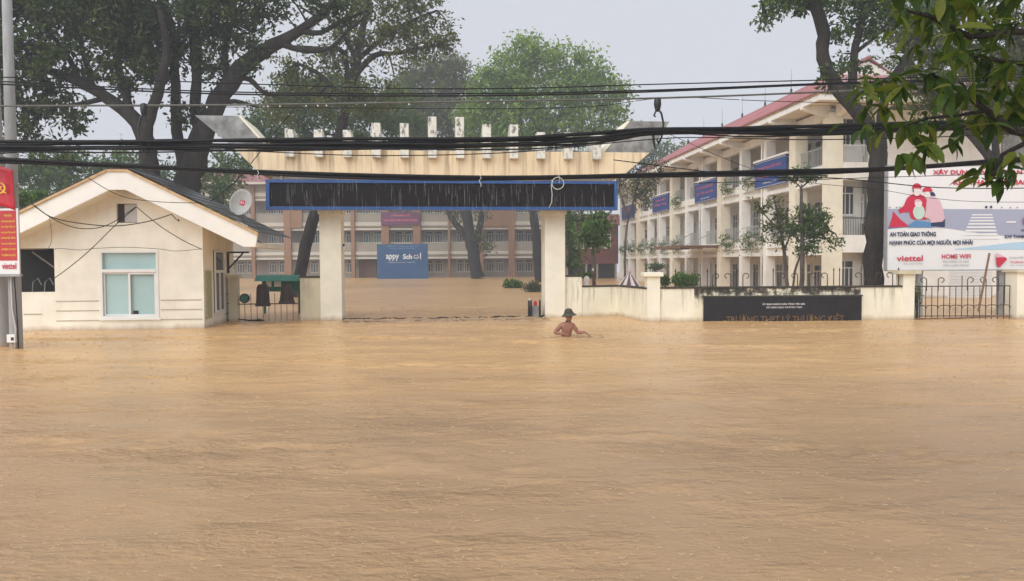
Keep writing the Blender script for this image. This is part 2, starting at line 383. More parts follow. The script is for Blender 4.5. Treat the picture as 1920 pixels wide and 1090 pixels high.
def make_water():
    rng = np.random.default_rng(3)
    nx, ny = 420, 460
    xs = np.linspace(-26, 26, nx); ys = np.linspace(2.0, 36.0, ny)
    hgt = (grid_noise(nx, ny, 60, 70, rng) - 0.5) * 0.03 + (grid_noise(nx, ny, 150, 260, rng) - 0.5) * 0.014
    X, Y = np.meshgrid(xs, ys)
    Y2 = Y + (X * 0.16) + 0.7 * np.sin(X * 0.35)
    turb = (grid_noise(nx, ny, 200, 230, rng) - 0.5)
    for c, wd, a in ((19.5, 0.45, 0.05), (14.6, 0.5, 0.06), (12.2, 0.35, 0.03), (9.3, 0.5, 0.05), (7.2, 0.6, 0.05), (23.5, 0.5, 0.05)):
        hgt += np.exp(-((Y2 - c) / wd) ** 2) * turb * a * 2.2 * (0.15 + grid_noise(nx, ny, 9, 9, rng))
    edge = np.minimum.reduce([X + 26, 26 - X, Y - 2, 36 - Y]) / 1.5
    hgt *= np.clip(edge, 0, 1)
    v = np.stack([X, Y, hgt], -1).reshape(-1, 3)
    idx = np.arange(nx * ny).reshape(ny, nx)
    q = np.stack([idx[:-1, :-1], idx[:-1, 1:], idx[1:, 1:], idx[1:, :-1]], -1).reshape(-1, 4)
    o8 = np.array([(XL, YN, 0), (XR, YN, 0), (XR, YF, 0), (XL, YF, 0)], float)
    n0 = len(v); v = np.vstack([v, o8])
    quads = q.tolist()
    A, B, C, D = n0, n0 + 1, n0 + 2, n0 + 3
    a, b2, c2, d2 = int(idx[0, 0]), int(idx[0, -1]), int(idx[-1, -1]), int(idx[-1, 0])
    ring = [[A, B] + idx[0, ::-1].tolist(), [B, C] + idx[::-1, -1].tolist(), [C, D] + idx[-1, :].tolist(), [D, A] + idx[:, 0].tolist()]
    me = bpy.data.meshes.new('flood_water'); me.from_pydata(v.tolist(), [], quads + ring)
    sm = [True] * len(quads) + [False] * 4
    me.polygons.foreach_set('use_smooth', sm); me.materials.append(M['water']); me.update()
    o = link('flood_water', me); o['kind'] = 'structure'
make_water()
hz = MB().box(XL - 1, XR + 1, YN - 3, YF + 1, -2.6, 40).build('haze', None); hz.data.materials.clear()
hm = bpy.data.materials.new('rain_haze'); hm.use_nodes = True; ht = hm.node_tree; ht.nodes.clear()
pv = node(ht, 'ShaderNodeVolumePrincipled'); pv.inputs['Color'].default_value = (0.93, 0.95, 1.0, 1); pv.inputs['Density'].default_value = 0.0021
ho = node(ht, 'ShaderNodeOutputMaterial'); ht.links.new(pv.outputs[0], ho.inputs['Volume'])
hz.data.materials.append(hm); hz['kind'] = 'stuff'

# rings and bubbles struck up by the rain, their glints put into the pale colour
def rain_rings():
    rr = random.Random(31); mb = MB()
    for k in range(3600):
        y = 4.6 + 30 * rr.random() ** 1.5; x = rr.uniform(-0.72, 0.72) * y
        if y > 23 and x < -8: continue
        r = rr.uniform(0.006, 0.022) * (0.5 + y / 9); a0 = rr.uniform(0, 6.28); da = rr.uniform(1.6, 4.2); n = 6
        mb.tube([(x + r * math.cos(a0 + da * i / n), y + r * math.sin(a0 + da * i / n), 0.016) for i in range(n + 1)], rr.uniform(0.0012, 0.0028) * (0.4 + y / 9), 3, cap=False)
    o = mb.build('rain_rings', M['foam'], None, smooth=True); o['kind'] = 'stuff'
rain_rings()

# ------------------------------------------------------------------ text
def text(body, mat_, parent, w=None, h=None, loc=(0, 0, 0), rot=(math.pi / 2, 0, 0), name='lettering', depth=0.0, bold=0.0, align='CENTER', shear=0.0):
    c = bpy.data.curves.new('t', 'FONT'); c.body = body; c.extrude = 0.0; c.offset = bold; c.shear = shear; c.resolution_u = 3
    o = bpy.data.objects.new('t', c); me = bpy.data.meshes.new_from_object(o)
    n = len(me.vertices); a = np.empty(n * 3); me.vertices.foreach_get('co', a); a = a.reshape(-1, 3)
    x0, x1 = a[:, 0].min(), a[:, 0].max(); y0, y1 = a[:, 1].min(), a[:, 1].max()
    sx = (w / (x1 - x0)) if w else None; sy = (h / (y1 - y0)) if h else None
    if sx is None: sx = sy
    if sy is None: sy = sx
    ax = {'CENTER': (x0 + x1) / 2, 'LEFT': x0, 'RIGHT': x1}[align]
    a[:, 0] = (a[:, 0] - ax) * sx; a[:, 1] = (a[:, 1] - (y0 + y1) / 2) * sy
    me.vertices.foreach_set('co', a.ravel()); me.materials.clear(); me.materials.append(mat_); me.update()
    bpy.data.objects.remove(o); bpy.data.curves.remove(c)
    ob = link(name, me, parent, loc, rot)
    if depth:
        sl = ob.modifiers.new('thickness', 'SOLIDIFY'); sl.thickness = depth; sl.offset = 0
    return ob

# ------------------------------------------------------------------ foliage
def leaf_mesh(name, C, size, rng, mat_, droop=0.3, aspect=0.45):
    """one quad leaf at each centre"""
    n = len(C)
    d = rng.normal(size=(n, 3)); d[:, 2] -= droop * 1.5; d /= np.linalg.norm(d, axis=1)[:, None]
    e = rng.normal(size=(n, 3)); e -= (e * d).sum(1)[:, None] * d; e /= np.linalg.norm(e, axis=1)[:, None]
    L = size * rng.uniform(0.6, 1.35, n)[:, None]; Wd = L * aspect
    v = np.stack([C, C + d * L * 0.5 + e * Wd * 0.5, C + d * L, C + d * L * 0.5 - e * Wd * 0.5], 1).reshape(-1, 3)
    me = bpy.data.meshes.new(name)
    me.vertices.add(n * 4); me.vertices.foreach_set('co', v.astype(np.float32).ravel())
    me.loops.add(n * 4); me.loops.foreach_set('vertex_index', np.arange(n * 4, dtype=np.int32))
    me.polygons.add(n); me.polygons.foreach_set('loop_start', np.arange(0, n * 4, 4, dtype=np.int32))
    me.update(calc_edges=True)
    return me, n
def tinted(me, tint_per_leaf):
    a = me.attributes.new('tint', 'FLOAT', 'FACE'); a.data.foreach_set('value', tint_per_leaf.astype(np.float32))
def crown(parent, Y, blobs, mat_, seed, leaf=0.16, k=46, clump=0.42, dens=1.0, depth=0.8, twig_from=None, droop=0.3, name='crown', aspect=0.45, twigs=True, yoff=0.0):
    rng = np.random.default_rng(seed)
    Cs = []; T = []; tw = MB()
    for bl in blobs:
        px, py, rx, ry = bl[:4]; f = bl[4] if len(bl) > 4 else 1.0; yo = bl[5] if len(bl) > 5 else 0.0
        Yb = Y + yo
        c = np.array(P(px, py, Yb)); ax = np.array([rx * mpp(Yb), max(rx, ry) * mpp(Yb) * depth, ry * mpp(Yb)])
        vol = ax[0] * ax[1] * ax[2]
        ns = max(4, int(dens * f * 5.4 * (ax[0] * ax[2]) / (clump * clump)))
        u = rng.normal(size=(ns, 3)); u /= np.linalg.norm(u, axis=1)[:, None]
        rr = rng.uniform(0.25, 1.0, ns) ** 0.6
        sc = c + u * rr[:, None] * ax
        st = rng.uniform(0, 1, ns)
        for i in range(ns):
            kk = int(k * rng.uniform(0.5, 1.4)); cr = clump * rng.uniform(0.5, 1.25)
            q = rng.normal(size=(kk, 3)) * cr * np.array([0.55, 0.55, 0.42])
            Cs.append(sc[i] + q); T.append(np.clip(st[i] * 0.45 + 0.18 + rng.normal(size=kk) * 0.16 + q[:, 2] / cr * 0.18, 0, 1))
            if twigs and i % 3 == 0:
                base = c if twig_from is None else np.array(min(twig_from, key=lambda p: (p[0] - sc[i][0]) ** 2 + (p[2] - sc[i][2]) ** 2 + 0.2 * (p[1] - sc[i][1]) ** 2))
                mid = (base + sc[i]) / 2 + rng.normal(size=3) * 0.12 * np.linalg.norm(sc[i] - base)
                tw.tube([base, mid, sc[i]], [0.045 * max(1, leaf * 6) , 0.028, 0.008], 4, cap=False)
    C = np.vstack(Cs); Tn = np.concatenate(T)
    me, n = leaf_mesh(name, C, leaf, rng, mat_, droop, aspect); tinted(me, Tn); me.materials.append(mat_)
    o = link(name, me, parent); o['kind'] = 'stuff'
    if tw.v: tw.build('twigs', M['bark'], parent, smooth=True)['kind'] = 'stuff'
    return n
def limb(mb, Y, pts, nseg=3, n=9, rough=0.06, seed=0, y_shift=None):
    """pts: (px, py, radius in px[, extra depth]); smoothed and slightly knobbly"""
    rng = random.Random(seed)
    W = []
    for q in pts:
        yy = Y + (q[3] if len(q) > 3 else 0)
        W.append((P(q[0], q[1], yy), q[2] * mpp(yy)))
    out = []; rs = []
    for i in range(len(W) - 1):
        p0 = W[max(i - 1, 0)][0]; p1, r1_ = W[i]; p2, r2_ = W[i + 1]; p3 = W[min(i + 2, len(W) - 1)][0]
        for k in range(nseg):
            s = k / nseg
            p = 0.5 * ((2 * p1) + (-p0 + p2) * s + (2 * p0 - 5 * p1 + 4 * p2 - p3) * s * s + (-p0 + 3 * p1 - 3 * p2 + p3) * s ** 3)
            r_ = r1_ + (r2_ - r1_) * s
            j = r_ * 0.15
            out.append(p + Vector((rng.uniform(-j, j), rng.uniform(-j, j), 0))); rs.append(r_ * rng.uniform(1 - rough, 1 + rough * 1.5))
    out.append(W[-1][0]); rs.append(W[-1][1])
    mb.tube(out, rs, n)
    return [tuple(p) for p in out]
def tree(name, label, Y, limbs, blobs, lmat, seed, bark='bark', group=None, cat='tree', **kw):
    b0 = P(limbs[0][0][0], limbs[0][0][1], Y)
    root = thing(name, label, cat, (0, 0, 0), 0, group)
    root.location = (b0.x, b0.y, -1.2)
    pts = []
    mbt = MB(); first = limbs[0]
    # the trunk goes on under the flood to its roots
    p = P(first[0][0], first[0][1], Y); r = first[0][2] * mpp(Y)
    mbt.tube([(p.x, p.y, -1.25), (p.x, p.y, -0.3), tuple(p)], [r * 1.25, r * 1.1, r], 9)
    pts += limb(mbt, Y, first, seed=seed)
    tr = mbt.build('trunk', M[bark], root, smooth=True); objs = [tr]
    for i, l in enumerate(limbs[1:]):
        mb = MB(); pts += limb(mb, Y, l, seed=seed + i + 1)
        objs.append(mb.build('limb', M[bark], root, smooth=True))
    before = set(root.children)
    n = crown(root, Y, blobs, M[lmat] if isinstance(lmat, str) else lmat, seed, twig_from=pts, **kw)
    off = Vector(root.location)
    for ch in root.children: ch.location = ch.location - off
    return root

# ================================================================== RIGHT SCHOOL BUILDING
TH_B = math.atan(0.0906)
bld = thing('school_building', 'long three storey cream school block with faded red metal roof, receding on the right', 'school building', (16.55, 40.0, 0), TH_B)
PITCHY, NB = 3.9, 12
LEN = PITCHY * NB
ZT = 9.6
# solid rooms behind the corridor, end wall
MB().box(2.3, 12.0, 1.4, LEN, -1.2, 9.95).build('rooms_wall', M['shaded_wall'], bld)
MB().box(2.0, 15.5, 0.0, 0.25, -1.2, 9.75).build('end_wall', M['bwhite'], bld)
MB().box(12.05, 15.5, 0.27, 14, -1.2, 9.7).build('side_wing_wall', M['bwhite'], bld)
MB().box(0.55, 2.28, 1.2, 1.38, -1.2, 9.9).build('recess_wall', M['bwhite'], bld)
# floor slabs of the corridor and banded beams of the facade
for zz in (2.30, 6.05):
    MB().box(0.12, 2.28, 1.42, LEN, zz + 0.12, zz + 0.5).build('corridor_slab', M['soffit'], bld)
    MB().box(-0.02, 0.34, 0.3, LEN + 0.3, zz - 0.02, zz + 0.2).build('lintel_beam', M['bwhite'], bld)
    MB().box(-0.04, 0.30, 0.3, LEN + 0.3, zz + 0.47, zz + 0.95).build('parapet_beam', M['bwhite'], bld)
    MB().box(0.56, 1.98, -0.02, 1.18, zz + 0.1, zz + 1.0).build('end_balcony_slab', M['bwhite'], bld)
MB().box(0.0, 0.4, 0.3, LEN + 0.3, 9.35, 9.84).build('top_beam', M['bwhite'], bld)
MB().box(0.57, 1.98, 0.02, 0.3, 9.3, 9.84).build('top_end_beam', M['bwhite'], bld)
MB().box(0.0, 2.28, LEN - 0.3, LEN, -1.2, 9.9).build('far_corridor_wall', M['bwhite'], bld)
# columns: every third one is wide and peach coloured
wide = MB().box(-0.16, 0.55, -0.40, 0.40, -1.2, 9.6); wide_me = wide.mesh('column', M['yellow'])
widep_me = MB().box(-0.16, 0.55, -0.40, 0.40, -1.2, 9.6).mesh('column', M['peach'])
thin_me = MB().box(-0.10, 0.50, -0.22, 0.22, -1.2, 9.6).mesh('column', M['bwhite'])
for i in range(NB + 1):
    me = (thin_me, wide_me, thin_me)[i % 3] if i % 6 != 4 else widep_me
    if i == 0: me = wide_me
    link('column', me, bld, (0, 0.4 + i * PITCHY, 0))
# balcony railings between the columns
mb = MB(); y0, y1 = 0.45, PITCHY - 0.45
mb.box(0.10, 0.15, y0, y1, 0.96, 1.01); mb.box(0.10, 0.14, y0, y1, 0.03, 0.06)
for k in range(22):
    yy = y0 + (y1 - y0) * (k + 0.5) / 22; mb.box(0.112, 0.132, yy - 0.011, yy + 0.011, 0.04, 0.97)
rail_me = mb.mesh('railing', M['rail_grey'])
for zz in (2.30, 6.05):
    for i in range(NB): link('railing', rail_me, bld, (0, 0.4 + i * PITCHY, zz + 0.95))
mb = MB(); mb.box(0.6, 1.95, 0.05, 0.09, 0.86, 0.91)
for k in range(15):
    xx = 0.64 + 1.28 * k / 14; mb.box(xx - 0.011, xx + 0.011, 0.06, 0.08, 0.0, 0.88)
er = mb.mesh('end_railing', M['iron'])
link('end_railing', er, bld, (0, 0, 3.3)); link('end_railing', mb.mesh('end_railing', M['white_frame']), bld, (0, 0, 7.05))
# windows: white frame with dark leaves
def window_me(wd, ht, leaves, transom=0.28, fr=0.055):
    f = MB()
    f.box(0, wd, -0.05, 0.03, 0, fr).box(0, wd, -0.05, 0.03, ht - fr, ht).box(0, fr, -0.049, 0.029, fr, ht - fr).box(wd - fr, wd, -0.049, 0.029, fr, ht - fr)
    tz = ht * (1 - transom)
    f.box(fr, wd - fr, -0.045, 0.025, tz, tz + fr)
    for k in range(1, leaves):
        x = wd * k / leaves; f.box(x - fr / 2, x + fr / 2, -0.04, 0.02, fr, tz if k * 2 != leaves else ht - fr)
    f.box(-0.08, wd + 0.08, -0.09, -0.052, -0.06, 0.0)
    p = MB().box(fr, wd - fr, -0.012, -0.002, fr, ht - fr)
    return f, p
fE, pE = window_me(1.0, 1.55, 4)
fEm, pEm = fE.mesh('window', M['white_frame']), pE.mesh('pane', M['glass'])
for zz, hh in ((0.0, 0), (3.95, 0), (7.55, 0)):
    o = link('window', fEm, bld, (0.78, 1.14, zz + 0.45)); o2 = link('pane', pEm, o, (0, 0, 0))
# corridor wall windows and doors, facing the facade
fC, pC = window_me(1.5, 1.5, 4); fCm, pCm = fC.mesh('window', M['white_frame']), pC.mesh('pane', M['glass'])
fD, pD = window_me(1.0, 2.5, 2, 0.22); fDm, pDm = fD.mesh('door', M['white_frame']), pD.mesh('pane', M['glass'])
for fl, zz in enumerate((-0.75, 3.0, 6.6)):
    for i in range(NB):
        y = 0.5 + i * PITCHY
        o = link('window', fCm, bld, (2.26, y + 2.0, zz + 1.0), (0, 0, -math.pi / 2)); link('pane', pCm, o)
        o = link('door', fDm, bld, (2.26, y + 3.4, zz + 0.05), (0, 0, -math.pi / 2)); link('pane', pDm, o)
# eaves: soffit, fascia, shaped brackets, gutter
OH = 1.5
MB().box(-OH + .05, 14.5, -OH + .05, LEN + OH, 9.98, 10.06).build('soffit', M['soffit'], bld)
MB().box(-OH, -OH + 0.16, -OH, LEN + OH, 9.9, 10.18).build('fascia', M['bwhite'], bld)
MB().box(-OH + 0.17, 14.6, -OH, -OH + 0.16, 9.9, 10.18).build('fascia', M['bwhite'], bld)
MB().box(-OH - 0.06, -OH + 0.14, -OH - 0.02, LEN + OH, 10.19, 10.27).build('gutter', M['gutter'], bld)
MB().box(-OH + 0.15, 14.6, -OH - 0.06, -OH + 0.14, 10.19, 10.27).build('gutter', M['gutter'], bld)
br = MB().prism([(-OH - 0.03, 9.97), (-OH - 0.03, 9.78), (-OH + 0.35, 9.66), (0.0, 9.36), (0.0, 9.97)], -0.13, 0.13).mesh('eave_bracket', M['bwhite'])
for i in range(NB + 1): link('eave_bracket', br, bld, (0, 0.4 + i * PITCHY, 0))
br2 = MB().prism_x([(-OH - 0.03, 9.97), (-OH - 0.03, 9.78), (-OH + 0.35, 9.66), (-0.02, 9.36), (-0.02, 9.97)], -0.13, 0.13).mesh('eave_bracket', M['bwhite'])
for x in (0.25, 2.2, 5.5, 9, 12.5): link('eave_bracket', br2, bld, (x, 0, 0))
# hipped metal roof with a small gable at the end
XR0, XR1, RX, RZ = -OH - 0.08, 13.7, 6.1, 14.35
HIPY = 7.6
roof = MB()
A0 = (XR0, -OH - 0.08, 10.24); B0 = (XR1, -OH - 0.08, 10.24); Cc = (XR1, LEN + OH, 10.24); D0 = (XR0, LEN + OH, 10.24)
gz = 13.35; fr = (gz - 10.24) / (RZ - 10.24)
GL = (XR0 + (RX - XR0) * fr, HIPY, gz); GR = (XR1 + (RX - XR1) * fr, HIPY, gz); GT = (RX, HIPY - 0.35, RZ)
RE = (RX, LEN - 5, RZ)
roof.add([A0, D0, RE, GT, GL], [(0, 4, 3, 2, 1)]); roof.add([B0, Cc, RE, GT, GR], [(0, 1, 2, 3, 4)])
roof.add([A0, B0, GR, GL], [(0, 1, 2, 3)]); roof.add([D0, Cc, RE], [(0, 2, 1)])
ro = roof.build('roof', M['red_roof'], bld)
sd_ = ro.modifiers.new('t', 'SOLIDIFY'); sd_.thickness = 0.06; sd_.offset = 1
MB().add([(GL[0], HIPY + 0.02, gz), (GR[0], HIPY + 0.02, gz), (RX, HIPY - 0.1, RZ - 0.1)], [(0, 1, 2)]).build('roof_gable', M['bwhite'], bld)
# standing seams of the roof sheets
mb = MB()
for k in range(1, 78):
    y = -OH + k * (LEN + OH - 6) / 78 + 0.8
    y2 = max(y, 0)
    t1 = 1.0 if y > HIPY else max(0.0, (y + OH) / (HIPY + OH)) * fr
    p0 = Vector((XR0, y, 10.25)); p1 = Vector((XR0 + (RX - XR0) * t1, y, 10.25 + (RZ - 10.24) * t1))
    if (p1 - p0).length > 0.3: mb.tube([p0 + Vector((0, 0, 0.075)), p1 + Vector((0, 0, 0.075))], 0.03, 4)
o = mb.build('roof_seams', M['red_roof'], bld); o['kind'] = 'stuff'
# ridge cap, and the lightning rods along it
MB().tube([(RX, HIPY - 0.4, RZ + 0.08), (RX, LEN - 5, RZ + 0.08)], 0.09, 6).build('ridge_cap', M['red_roof'], bld)
for k, px in enumerate((1262, 1288, 1317, 1351, 1388, 1430, 1478)):
    q = (px - 829.0); Yw = 1450 * (20.16 + 6.1) / q; yl = (Yw - 40) / math.cos(TH_B)
    h_ = 1.5 if k not in (1,) else 0.8
    MB().lathe([(0.10, 0), (0.08, 0.35), (0.03, 0.42), (0.018, 0.45), (0.006, h_ + 0.4)], 8).build('lightning_rod', M['iron'], bld, loc=(RX, yl - 0.8, RZ + 0.1))
# drain pipes down the facade
for i in (2, 5, 8):
    MB().tube([(-0.2, 0.4 + i * PITCHY + 0.32, 9.7), (-0.16, 0.4 + i * PITCHY + 0.32, 9.2), (-0.16, 0.4 + i * PITCHY + 0.32, -1)], 0.055, 7).build('drain_pipe', M['bwhite'], bld, smooth=True)
# grooves on the blank end wall
for z in (2.6, 4.2, 6.3, 8.4):
    box('wall_moulding', 2.02, 15.4, -0.025, 0.0, z, z + 0.05, M['bwhite'], bld)
# white slatted shutter low in the end wall
sh = MB().box(6.35, 8.75, -0.05, -0.002, -1.2, 1.55).build('shutter', M['white_frame'], bld)
for k in range(11):
    box('slat', 6.42, 8.68, -0.085, -0.052, -0.4 + k * 0.17, -0.4 + k * 0.17 + 0.15, M['white_frame'], sh)
box('grey_panel', 9.2, 11.6, -0.14, -0.003, 6.6, 9.0, M['horn'], bld)

def facade_pt(px):          # local y on the facade line for an image column
    return (29232.0 / (px - 829.0) - 40.0) / math.cos(TH_B)
# blue slogan banners on the top parapet
def bframe_loc(x, y, z): 
    c, s_ = math.cos(TH_B), math.sin(TH_B)
    return (16.55 + x * c - y * s_, 40 + x * s_ + y * c, z)
bl = [(1480, 1421, ('TRUNG THỰC VÌ ĐẤT NƯỚC', 'CHĂM NGOAN HỌC GIỎI', 'NĂM HỌC MỚI'), 'largest blue slogan banner, nearest the building corner, above the two small trees', 6.5, 8.15),
      (1348, 1308, ('KỶ CƯƠNG NỀN NẾP', 'DẠY TỐT HỌC TỐT', 'NĂM HỌC MỚI'), 'blue banner with pink lettering hung above the awning of the school block', 6.5, 8.05),
      (1258, 1228, ('ĐOÀN KẾT', 'SÁNG TẠO', ''), 'small hazy blue banner, second from the far end of the school block', 6.5, 8.0),
      (1192, 1170, ('THI ĐUA', '', ''), 'farthest and smallest blue banner on the school block, partly behind grey leaves', 6.5, 8.0)]
for a, b_, lines, lab, z0, z1 in bl:
    ya, yb = facade_pt(a), facade_pt(b_); wd = yb - ya; hh = z1 - z0
    t_ = thing('slogan_banner', lab, 'banner', bframe_loc(-0.22, (ya + yb) / 2, z0), TH_B - math.pi / 2, 'blue banners on the school facade')
    # local x runs to the right of the picture (towards the camera end), local y into the wall
    box('banner_cloth', -wd / 2, wd / 2, -0.02, 0.02, 0, hh, M['banner'], t_)
    box('parapet_cap', -wd / 2 - 0.12, wd / 2 + 0.12, -0.08, 0.17, hh + 0.01, hh + 0.13, M['bwhite'], t_)
    fm = MB().box(-wd / 2 + .05, wd / 2 - .05, -0.026, -0.021, 0.05, 0.075).box(-wd / 2 + .05, wd / 2 - .05, -0.026, -0.021, hh - .075, hh - .05)
    fm.build('border_line', M['letter_white'], t_)
    for k, ln in enumerate(lines):
        if not ln: continue
        hgt = (0.30, 0.28, 0.16)[k]; zc = hh * (0.74, 0.44, 0.17)[k]
        text(ln, M['pink'] if k < 2 else M['letter_white'], t_, w=wd * (0.74, 0.8, 0.42)[k], h=hgt, loc=(0, -0.03, zc), bold=0.02)
# awning over the middle door
ya, yb = facade_pt(1352), facade_pt(1296)
aw = thing('awning', 'thin flat brown awning held by two slanting rods over the school block entrance', 'awning', bframe_loc(0, (ya + yb) / 2, 3.0), TH_B)
hw = (yb - ya) / 2
box('awning_roof', -3.0, -0.18, -hw, hw, 0.08, 0.14, M['rust'], aw)
for yy in (-hw + 0.1, 0, hw - 0.1): box('awning_beam', -2.95, -0.19, yy - 0.04, yy + 0.04, -0.06, 0.075, M['rust'], aw)
box('awning_edge', -3.06, -3.005, -hw, hw, -0.08, 0.15, M['rust'], aw)
for yy in (-hw + 0.5, hw - 0.9): MB().tube([(-2.4, yy, 0.15), (-0.12, yy, 1.25)], 0.035, 6).build('tie_rod', M['steel'], aw)

# planters with trailing greenery on the balconies
def planter(i, fl, seed, size, label):
    z = (3.25, 7.0)[fl]
    loc = bframe_loc(-0.30, 0.4 + i * PITCHY + 1.95, z)
    t_ = thing('balcony_planter', label, 'planter', loc, TH_B, 'planters hung along the balconies')
    box('trough', -0.12, 0.10, -0.85, 0.85, -0.02, 0.2, M['far_white'], t_)
    rng = np.random.default_rng(seed)
    n = int(520 * size)
    C = rng.normal(size=(n, 3)) * np.array([0.16, 0.62, 0.24]) * np.array([1, size, size ** 0.5]) + np.array([-0.05, 0, 0.18])
    k = rng.random(n) < 0.4; C[k, 2] -= rng.uniform(0, 0.6, k.sum()) * size
    me, _ = leaf_mesh('greenery', C, 0.13, rng, None, 0.5); tinted(me, np.clip(rng.normal(0.45, 0.22, n), 0, 1)); me.materials.append(M['leaf_mid'])
    link('greenery', me, t_)['kind'] = 'stuff'
ord1 = ['third', 'fourth', 'fifth', 'sixth', 'seventh', 'eighth', 'ninth', 'tenth', 'eleventh', 'twelfth']
for j, i in enumerate((2, 3, 6, 7, 8, 9, 10, 11)):
    planter(i, 0, 40 + i, (1.25, 1.0, 1.0, 0.9, 1.1, 1.0, 0.9, 0.8)[j],
            'leafy first floor balcony planter of the school block, %s bay from the near corner' % (ord1[i - 2] if i >= 2 else 'second'))
for i in (2, 3, 6): planter(i, 1, 60 + i, 0.8, 'sparse top floor balcony planter of the school block, %s bay from the near corner' % ord1[i - 2])

# ================================================================== FAR SCHOOL BUILDING
YB = 105.0
sc_ = mpp(YB)
far = thing('far_school_building', 'hazy grey school building with terracotta columns across the flooded yard, seen through the gate', 'school building', (0, YB, 0))
def fx(px): return (px - 960) * sc_ + 0.0
def fz(py): return CH + (493.5 - py) * sc_
x0, x1 = fx(372), fx(1072)
MB().box(x0, x1, 1.9, 10, -1.2, 12.8).build('back_wall', M['far_grey'], far)
for a, b_ in ((478, 472), (424, 417), (368, 361)):
    box('parapet_band', x0, x1, -0.1, 0.25, fz(a), fz(b_), M['far_white'], far)
    box('floor_slab', x0, x1, 0.0, 1.88, fz(a + 3), fz(a) - 0.01, M['far_grey'], far)
    box('lintel_band', x0, x1, -0.05, 0.2, fz(a + 8), fz(a + 4), M['far_white'], far)
    box('parapet', x0, x1, 0.0, 0.15, fz(b_) + 0.005, fz(b_ - 15), M['far_grey'], far)
    box('handrail', x0, x1, -0.02, 0.12, fz(b_ - 17), fz(b_ - 16), M['far_white'], far)
for a, b_, top in ((474, 481, 14), (535, 548, 14), (660, 667, 14), (717, 731, 14), (776, 790, 14), (841, 845, 14), (897, 907, 14), (954, 966, 14), (1020, 1030, 14), (418, 424, 14)):
    box('column', fx(a), fx(b_), -0.35, 0.3, -1.2, 12.59, M['far_orange'], far)
for a, b_ in ((548.3, 569), (907.3, 953.7)):
    box('terracotta_panel', fx(a), fx(b_), -0.30, 0.22, fz(427), fz(392), M['far_orange'], far)
fw, pw = window_me(1.12, 1.7, 3, 0.3, 0.11)
fwm, pwm = fw.mesh('window', M['far_white']), pw.mesh('pane', M['glass'])
gw, hw2 = window_me(1.12, 1.7, 3, 0.3, 0.11); tpm = hw2.mesh('pane', M['teal_glass'])
WX = [376, 394, 436, 455, 497, 516, 576, 594, 645, 677, 697, 737, 755, 795, 813, 855, 868, 911, 929, 968, 985, 1035, 1052]
for fl, (zt) in enumerate((fz(488), fz(433), fz(379))):
    for px in WX:
        if fl == 0 and 670 <= px <= 710: continue
        o = link('window', fwm, far, (fx(px), 1.86, zt - 1.7))
        link('pane', tpm if (px in (697, 677) and fl > 0) else pwm, o)
# brown slatted doors on the ground floor
dg = box('slatted_gate', fx(670), fx(708), 1.4, 1.6, -1.2, fz(487), M['bag'], far)
for k in range(9): box('slat', fx(671.5 + k * 4), fx(674 + k * 4), 1.33, 1.39, -0.5, fz(488), M['rust'], dg)
mb = MB().prism([(x0 - 1, 12.9), (x0 + 2, 14.5), (x1 - 2, 14.5), (x1 + 1, 12.9)], -1.2, 11)
mb.build('roof', M['red_roof'], far)
box('eave', x0 - 1, x1 + 1, -1.5, -1.21, 12.6, 12.9, M['far_white'], far)
pb = thing('purple_banner', 'faded purple banner on the far school building, just under the gate sign', 'banner', (fx(747), YB - 0.5, fz(423)), 0)
box('cloth', -sc_ * 30, sc_ * 42, -0.03, 0.03, 0, sc_ * 24, M['purple'], pb)
text('TIÊN HỌC LỄ', M['pink'], pb, w=sc_ * 34, h=sc_ * 5, loc=(sc_ * 6, -0.04, sc_ * 18), bold=0.02)
text('HẬU HỌC VĂN CHÀO MỪNG', M['pink'], pb, w=sc_ * 62, h=sc_ * 6, loc=(sc_ * 6, -0.04, sc_ * 9), bold=0.02)
# happy school board in the yard
YH = 98.0; s2 = mpp(YH)
hs_ = thing('school_board', 'large blue board reading Happy School, standing in the flood before the far building', 'billboard', tuple(P(755, 522, YH)), 0)
hs_.location.z = 0
HB = P(755, 458, YH).z; H0 = -0.6
box('board_panel', -47.5 * s2, 47.5 * s2, 0, 0.15, H0, HB, M['happy_blue'], hs_)
def hz_(py): return P(755, py, YH).z
text('appy', M['letter_white'], hs_, w=24.5 * s2, h=11.5 * s2, loc=(-18.5 * s2, -0.02, hz_(483.5)), bold=0.02)
text('Sch', M['letter_white'], hs_, w=17 * s2, h=9.5 * s2, loc=(9.5 * s2, -0.02, hz_(481.5)), bold=0.03)
text('l', M['letter_white'], hs_, w=1.8 * s2, h=12 * s2, loc=(34 * s2, -0.02, hz_(480.5)), bold=0.02)
mb = MB(); cx_, cz_ = 25.8 * s2, hz_(480.8)
mb.tube([(cx_ + math.cos(a) * 5 * s2, -0.02, cz_ + math.sin(a) * 4.2 * s2) for a in [math.pi + 0.2 + k * (math.pi - 0.4) / 8 for k in range(9)]], 0.055, 5)
mb.build('smile', M['letter_white'], hs_)
for sx in (-2.4, 2.4): MB().lathe([(0.1, 0), (1.6 * s2, 0.02)], 12, (0, 0, 0)).build('smiley_eye', M['pink_print'], hs_, loc=(cx_ + sx * s2, -0.02, cz_ + 1.2 * s2), rot=(math.pi / 2, 0, 0))
text('TRƯỜNG THPT LÝ THƯỜNG KIỆT THÀNH PHỐ', M['sky_print'], hs_, w=56 * s2, h=2.1 * s2, loc=(0, -0.02, hz_(462)))
text('XÂY DỰNG TRƯỜNG HỌC HẠNH PHÚC', M['sky_print'], hs_, w=46 * s2, h=1.7 * s2, loc=(0, -0.02, hz_(466)))
text('TRƯỜNG HỌC HẠNH PHÚC - THÂN THIỆN', M['letter_white'], hs_, w=52 * s2, h=2.2 * s2, loc=(-2 * s2, -0.02, hz_(492.3)))
